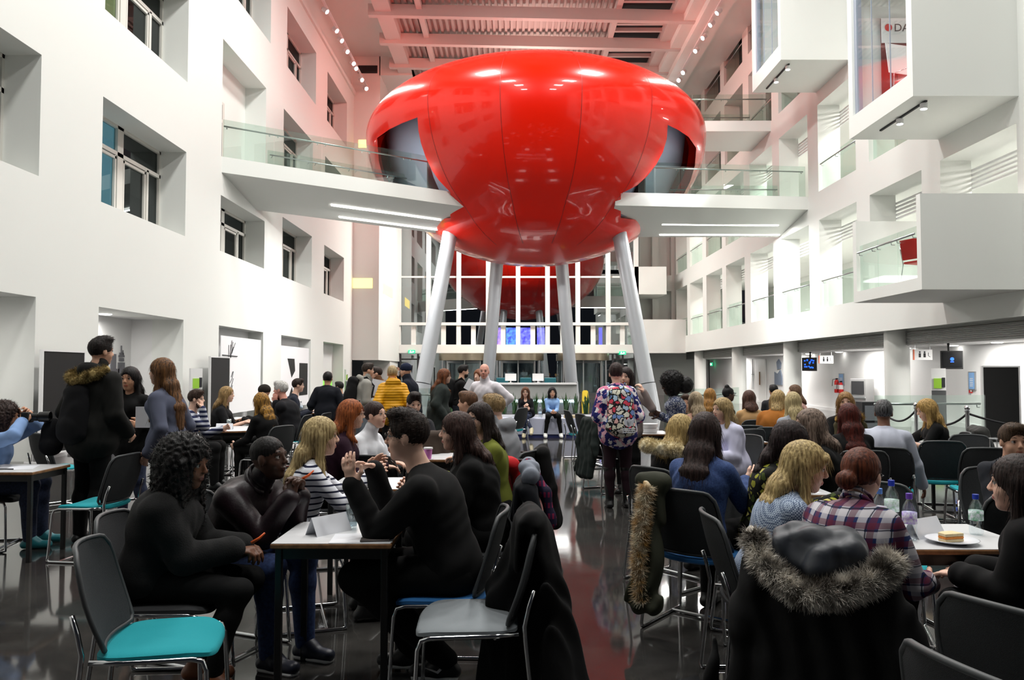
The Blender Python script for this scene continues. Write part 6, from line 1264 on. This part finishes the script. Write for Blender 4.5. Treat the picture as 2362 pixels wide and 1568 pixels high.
P('woman with shoulder-length brown hair in a camel top, back to the camera', (1727, 920, 11.4), 2, F1, (176, 140, 96), BK, BK, ('bob', (66, 40, 32), .16), fem=True, chair=('black', 'dark mesh chair behind the camel top'))
place_chair((3.15, 10.2), -20, 'teal', 'empty chair standing between the camel top and the suede jacket')
place_chair((2.75, 9.6), 20, 'teal', 'teal chair with objects on its seat left of the suede jacket')
P('blonde woman in a tan suede jacket with cream collar', (1795, 922, 10.0), -28, F1, (150, 92, 32), BK, BK, ('long', (160, 136, 92), .14), fem=True, hq=1, tk=.045, lean=14, neck='collar', chair=('black', 'chair under the tan suede jacket'))
P('woman with very long pale blonde hair in a grey top, back to the camera', (1828, 928, 9.3), 4, F1, (146, 150, 158), BK, BK, ('long', (168, 148, 104), .42, (200, 182, 136)), fem=True, chair=('black', 'chair under the very long pale blonde hair'))
P('woman with brown hair facing left behind the pale blonde hair', (1832, 904, 13.2), 80, F1, (190, 150, 140), BK, BK, ('long', (92, 68, 50), .2), fem=True, chair=('black', 'far chair behind the pale blonde hair'))
P('person with black hair just showing behind the suede jacket', (1784, 902, 14.5), 0, F3, (40, 40, 44), BK, BK, ('short', (16, 14, 14)), chair=('black', 'far chair behind the suede jacket'))
table(3.1, 12.1, .7, .7, 'white table beyond the camel top'); bottle(3.4, 12.3, .73, (225, 228, 232), 'small bottle on the white table beyond the camel top')
table(2.35, 9.0, .6, .55, 'white table in front of the lilac white blouse'); table(3.9, 9.9, .7, .6, 'white table with a paper cup in front of the fur-hooded khaki coat'); cup(4.1, 9.95, .73, (228, 222, 205), 'paper cup on the table beside the red-haired woman')
P('blonde woman with a hairband in a black tee facing the camera', (1950, 928, 9.3), 160, F1, BK, BK, BK, ('bob', (130, 98, 58), .12), fem=True, hq=1, sleeve=.4, hands='table', chair=('black', 'chair under the blonde woman with a hairband'))
o = coat((3.62, 8.9, 0), 20, (66, 60, 36), 'khaki coat with brown fur hood on a chair left of the long red hair', top=1.0, bot=.4, wd=.17, fur=([(-.15, -.30, 1.02), (-.02, -.34, 1.08), (.12, -.30, 1.02)], .06, furm((110, 84, 40), (170, 136, 76), 'khaki'), 500), gr=None); place_chair((3.62, 8.9), 20, 'black', 'chair under the khaki coat with fur hood')
P('woman with very long dark red hair in black, back to the camera', (1957, 962, 7.2), -4, F1, BK, BK, BK, ('long', (60, 20, 17), .42, (92, 34, 25)), fem=True, hq=1, lean=8, chair=('black', 'dark mesh chair under the long dark red hair'))
a = P('person with grey streaked braids in a pale grey jumper, back to the camera', (2038, 953, 7.5), -24, TAN, (184, 188, 202), BK, BK, ('short', (36, 32, 32), .2, (110, 110, 112)), hq=1, lean=14, tk=.022, hands=((.34, .30, .42), (-.1, .38, .75)), chair=('teal', 'grey-backed teal chair under the pale grey jumper'))
P('woman with long golden hair in a black tee writing at a table on the right', (2137, 946, 8.9), 76, F1, BK, BK, BK, ('long', (160, 124, 66), .30, (196, 160, 98)), fem=True, hq=1, lean=12, sleeve=.45, hpi=-14, hands=((.1, .5, .77), (-.12, .42, .77)), chair=('black', 'chair under the woman with golden hair'))
table(4.15, 8.85, .65, .6, 'white table between the pale grey jumper and the golden-haired woman'); paper(4.35, 9.0, .73, 10, 'paper being written on by the golden-haired woman')
coat((5.0, 8.95, 0), 76, (58, 58, 56), 'grey coat on the chair behind the golden-haired woman', top=.92, bot=.2, wd=.2)
place_chair((4.33, 8.05), -12, 'teal', 'left of two empty teal chairs in front of the rope posts'); place_chair((4.38, 7.35), -16, 'teal', 'right of two empty teal chairs, nearer the dark-haired woman at the right edge')
place_chair((4.9, 8.2), 170, 'black', 'dark empty chair behind the two empty teal chairs')
table(4.75, 7.7, .7, .6, 'white table with a wire basket at the right edge'); mb = MB()
for z in (.74, .86): mb.tube([(5.0+.12*math.cos(t), 8.0+.09*math.sin(t), z) for t in np.linspace(0, 2*PI, 17)[:-1]], .004, 5, closed=True)
for t in np.linspace(0, 2*PI, 9)[:-1]: mb.tube([(5.0+.12*math.cos(t), 8.0+.09*math.sin(t), .74), (5.0+.12*math.cos(t), 8.0+.09*math.sin(t), .86)], .003, 4)
tag(mb.build('wire_basket', STEEL), 'small wire basket on the table at the right edge', 'basket')
P('short-haired man whose forehead shows at the right edge', (2338, 1038, 5.3), 172, F2, (40, 42, 48), BK, BK, ('short', (60, 44, 30)), hq=1, chair=('black', 'chair under the short-haired man at the right edge'))
# ---------- right foreground ----------
P('blonde woman in a black coat with a cream fur hood', (1572, 995, 5.9), -52, F1, (18, 18, 20), BK, BK, ('bob', (170, 142, 86), .18, (204, 178, 122)), fem=True, hq=1, tk=.045, lean=8, hpi=-8, chair=('black', 'chair under the cream fur-hooded coat'))
a = bpy.data.objects[[o.name for o in COL.objects if o.get('label', '').startswith('blonde woman in a black coat with a cream')][0]]
fur_trim(a, [V(-.18, -.06, .98), V(-.10, -.16, 1.0), V(.05, -.17, .99), V(.16, -.08, .97)], .05, furm((206, 190, 150), (236, 226, 196), 'cream'), 900, .03, 6)
a = P('woman with long dark brown hair in a blue denim shirt gesturing over a table', (1628, 997, 4.9), -38, F1, (34, 56, 104), BK, BK, ('long', (42, 28, 26), .34), fem=True, hq=2, topmat=DEN, tk=.018, lean=8, hy=6, hands=((.13, .44, .84), (-.1, .40, .78)), curl=.3, hd=(((.1, .9, .35), (-.9, 0, .3), (0, 0, 1)), None), chair=('blue', 'chair with blue seat under the denim shirt'))
place = (a['loc'][0], a['loc'][1], 0); collar(a, DEN, cuffs=False)
coat((place[0]-.155*math.cos(math.radians(38)), place[1]+.155*math.sin(math.radians(38)), 0), -38, (50, 52, 40), 'olive coat with fawn fur trim hanging on the chair of the denim shirt', top=.94, bot=.12, wd=.085, flare=1.3, sleeves=False, fur=([(-.0, -.36, .88), (-.01, -.41, .66), (-.02, -.42, .44), (-.01, -.42, .22)], .032, furm((176, 136, 76), (240, 234, 214), 'fawn'), 1500), gr=None)
table(1.55, 5.2, .6, .62, 'white table with a name card right of the denim shirt'); tent(1.86, 5.45, .73, 60, 'folded name card in front of the denim shirt', .9); paper(1.95, 5.4, .73, 10, 'paper sheet in front of the denim shirt')
P('woman with glasses and greying brown hair in a black cardigan', (1866, 982, 5.75), 82, F1, BK, BK, BK, ('bob', (94, 76, 66), .16, (150, 130, 116)), fem=True, hq=2, glasses='black', tk=.025, bulk=1.15, lean=8, hands='table', chair=('black', 'chair under the black cardigan'))
P('woman with dark hair in a sunflower print top behind the blonde fringe', (1822, 1020, 4.75), -120, F1, (30, 34, 26), BK, BK, ('long', (34, 24, 24), .26), fem=True, hq=1, topmat=SUNFL, tk=.022, lean=14, hpi=-22, hands='table', chair=('black', 'chair under the sunflower print top'))
a = P('blonde woman with a fringe in a pale blue checked jumper, resting on folded arms', (1858, 1078, 3.85), -92, F1, (150, 166, 194), BK, BK, ('bangs', (164, 138, 88), .26, (204, 180, 126)), fem=True, hq=2, topmat=CHECKP, tk=.02, lean=20, hpi=-10, hy=-14, skirt=False, hands=((-.04, .46, .80), (.05, .48, .80)), chair=('black', 'dark mesh chair under the pale checked jumper'))
a = P('red-haired woman with a bun and glasses in a plaid flannel shirt', (1988, 1098, 3.55), -46, F1, (60, 60, 110), BK, BK, ('bun', (74, 36, 25), .2, (112, 58, 37), (-.02, -.115, -.02)), fem=True, hq=2, topmat=PLAID, tk=.026, bulk=1.18, glasses='black', lean=24, hpi=-6, hy=0, hands=((.20, .46, .60), (-.12, .44, .76)), curl=.5, chair=('black', 'chair buried under the black parka with the grey fur hood'))
PK = a['loc']; collar(a, PLAID, cuffs=False)
o = coat((PK[0]-.04, PK[1]-.02, 0), -30, (14, 14, 15), 'big black parka with grey streaked fur hood draped on the nearest right chair', top=.84, bot=-.05, wd=.26, flare=1.9, h=.008,
     hood=mat('down_lining', (38, 42, 50), .5), fur=([(-.24, -.36, .90), (-.18, -.44, .80), (-.04, -.49, .72), (.10, -.48, .74), (.22, -.42, .80), (.27, -.37, .86)], .036, furm((70, 62, 54), (236, 230, 220), 'husky'), 3600), gr=None)
table(1.80, 3.62, .64, .6, 'white table with water bottles and a sandwich plate at the lower right')
bottle(1.86, 3.98, .73, (90, 140, 220), 'water bottle with pale blue cap, leftmost on the right table', (200, 170, 190), .225); bottle(1.98, 4.10, .73, (20, 50, 170), 'water bottle with dark blue cap, rear of the three on the right table', (150, 190, 160), .25, .035); bottle(1.93, 3.82, .73, (110, 70, 190), 'water bottle with purple cap and purple label on the right table', (150, 110, 210), .225)
bottle(2.33, 3.95, .73, (20, 50, 160), 'water bottle with dark blue cap standing alone by the black top', (90, 160, 120), .20)
tent(2.05, 3.92, .73, 30, 'folded name card behind the sandwich plate'); paper(2.0, 4.0, .73, 12, 'white paper under the folded card on the right table')
e_ = empty('plate', (2.10, 3.76, .73), 0, 'round white plate holding a half eaten sandwich', 'plate'); mb = MB(); mb.lathe([(0, .003), (.06, .0), (.075, .006), (.115, .018), (.118, .020), (.112, .021), (.07, .010), (0, .008)], 40); mb.build('plate_dish', mat('porcelain', (226, 228, 234), .2), e_, smooth=True)
e_ = empty('sandwich', (2.08, 3.75, .741), .3, 'half eaten sandwich with orange filling on the white plate', 'food')
for z0, z1, m in ((0, .014, mat('bread', (222, 204, 160), .8, bump=.5, bscale=80)), (.014, .026, mat('filling_orange', (222, 134, 40), .6, bump=.8, bscale=60)), (.026, .040, MATS['bread'])): mb = MB(); mb.prism([(-.05, -.03), (.055, -.035), (.05, .03), (-.01, .035), (-.045, .02)], z0, z1, lambda u, v, t: (u, v, t)); fixn(mb.build('bread_slice' if 'bread' in m.name else 'filling', m, e_, bevel=.003))
P('woman with long dark brown hair in black at the right edge, seen from behind', (2345, 1118, 3.35), 42, F1, (12, 12, 13), BK, BK, ('long', (34, 24, 22), .34), fem=True, hq=2, tk=.03, bulk=1.12, lean=12, hy=8, hands='lap', chair=('blue', 'chair with a blue edged seat under the woman in black at the right edge'))
place_chair((2.85, 4.75), 8, 'black', 'empty grey-backed chair behind the right table with the bottles')
place_chair((2.15, 4.6), 160, 'teal', 'teal chair tucked behind the lower right table')
place_chair((1.72, 2.5), -62, 'black', 'empty dark chair cut by the right edge of the photo'); place_chair((1.36, 1.98), -76, 'black', 'dark chair back just showing at the bottom right, nearest the camera')
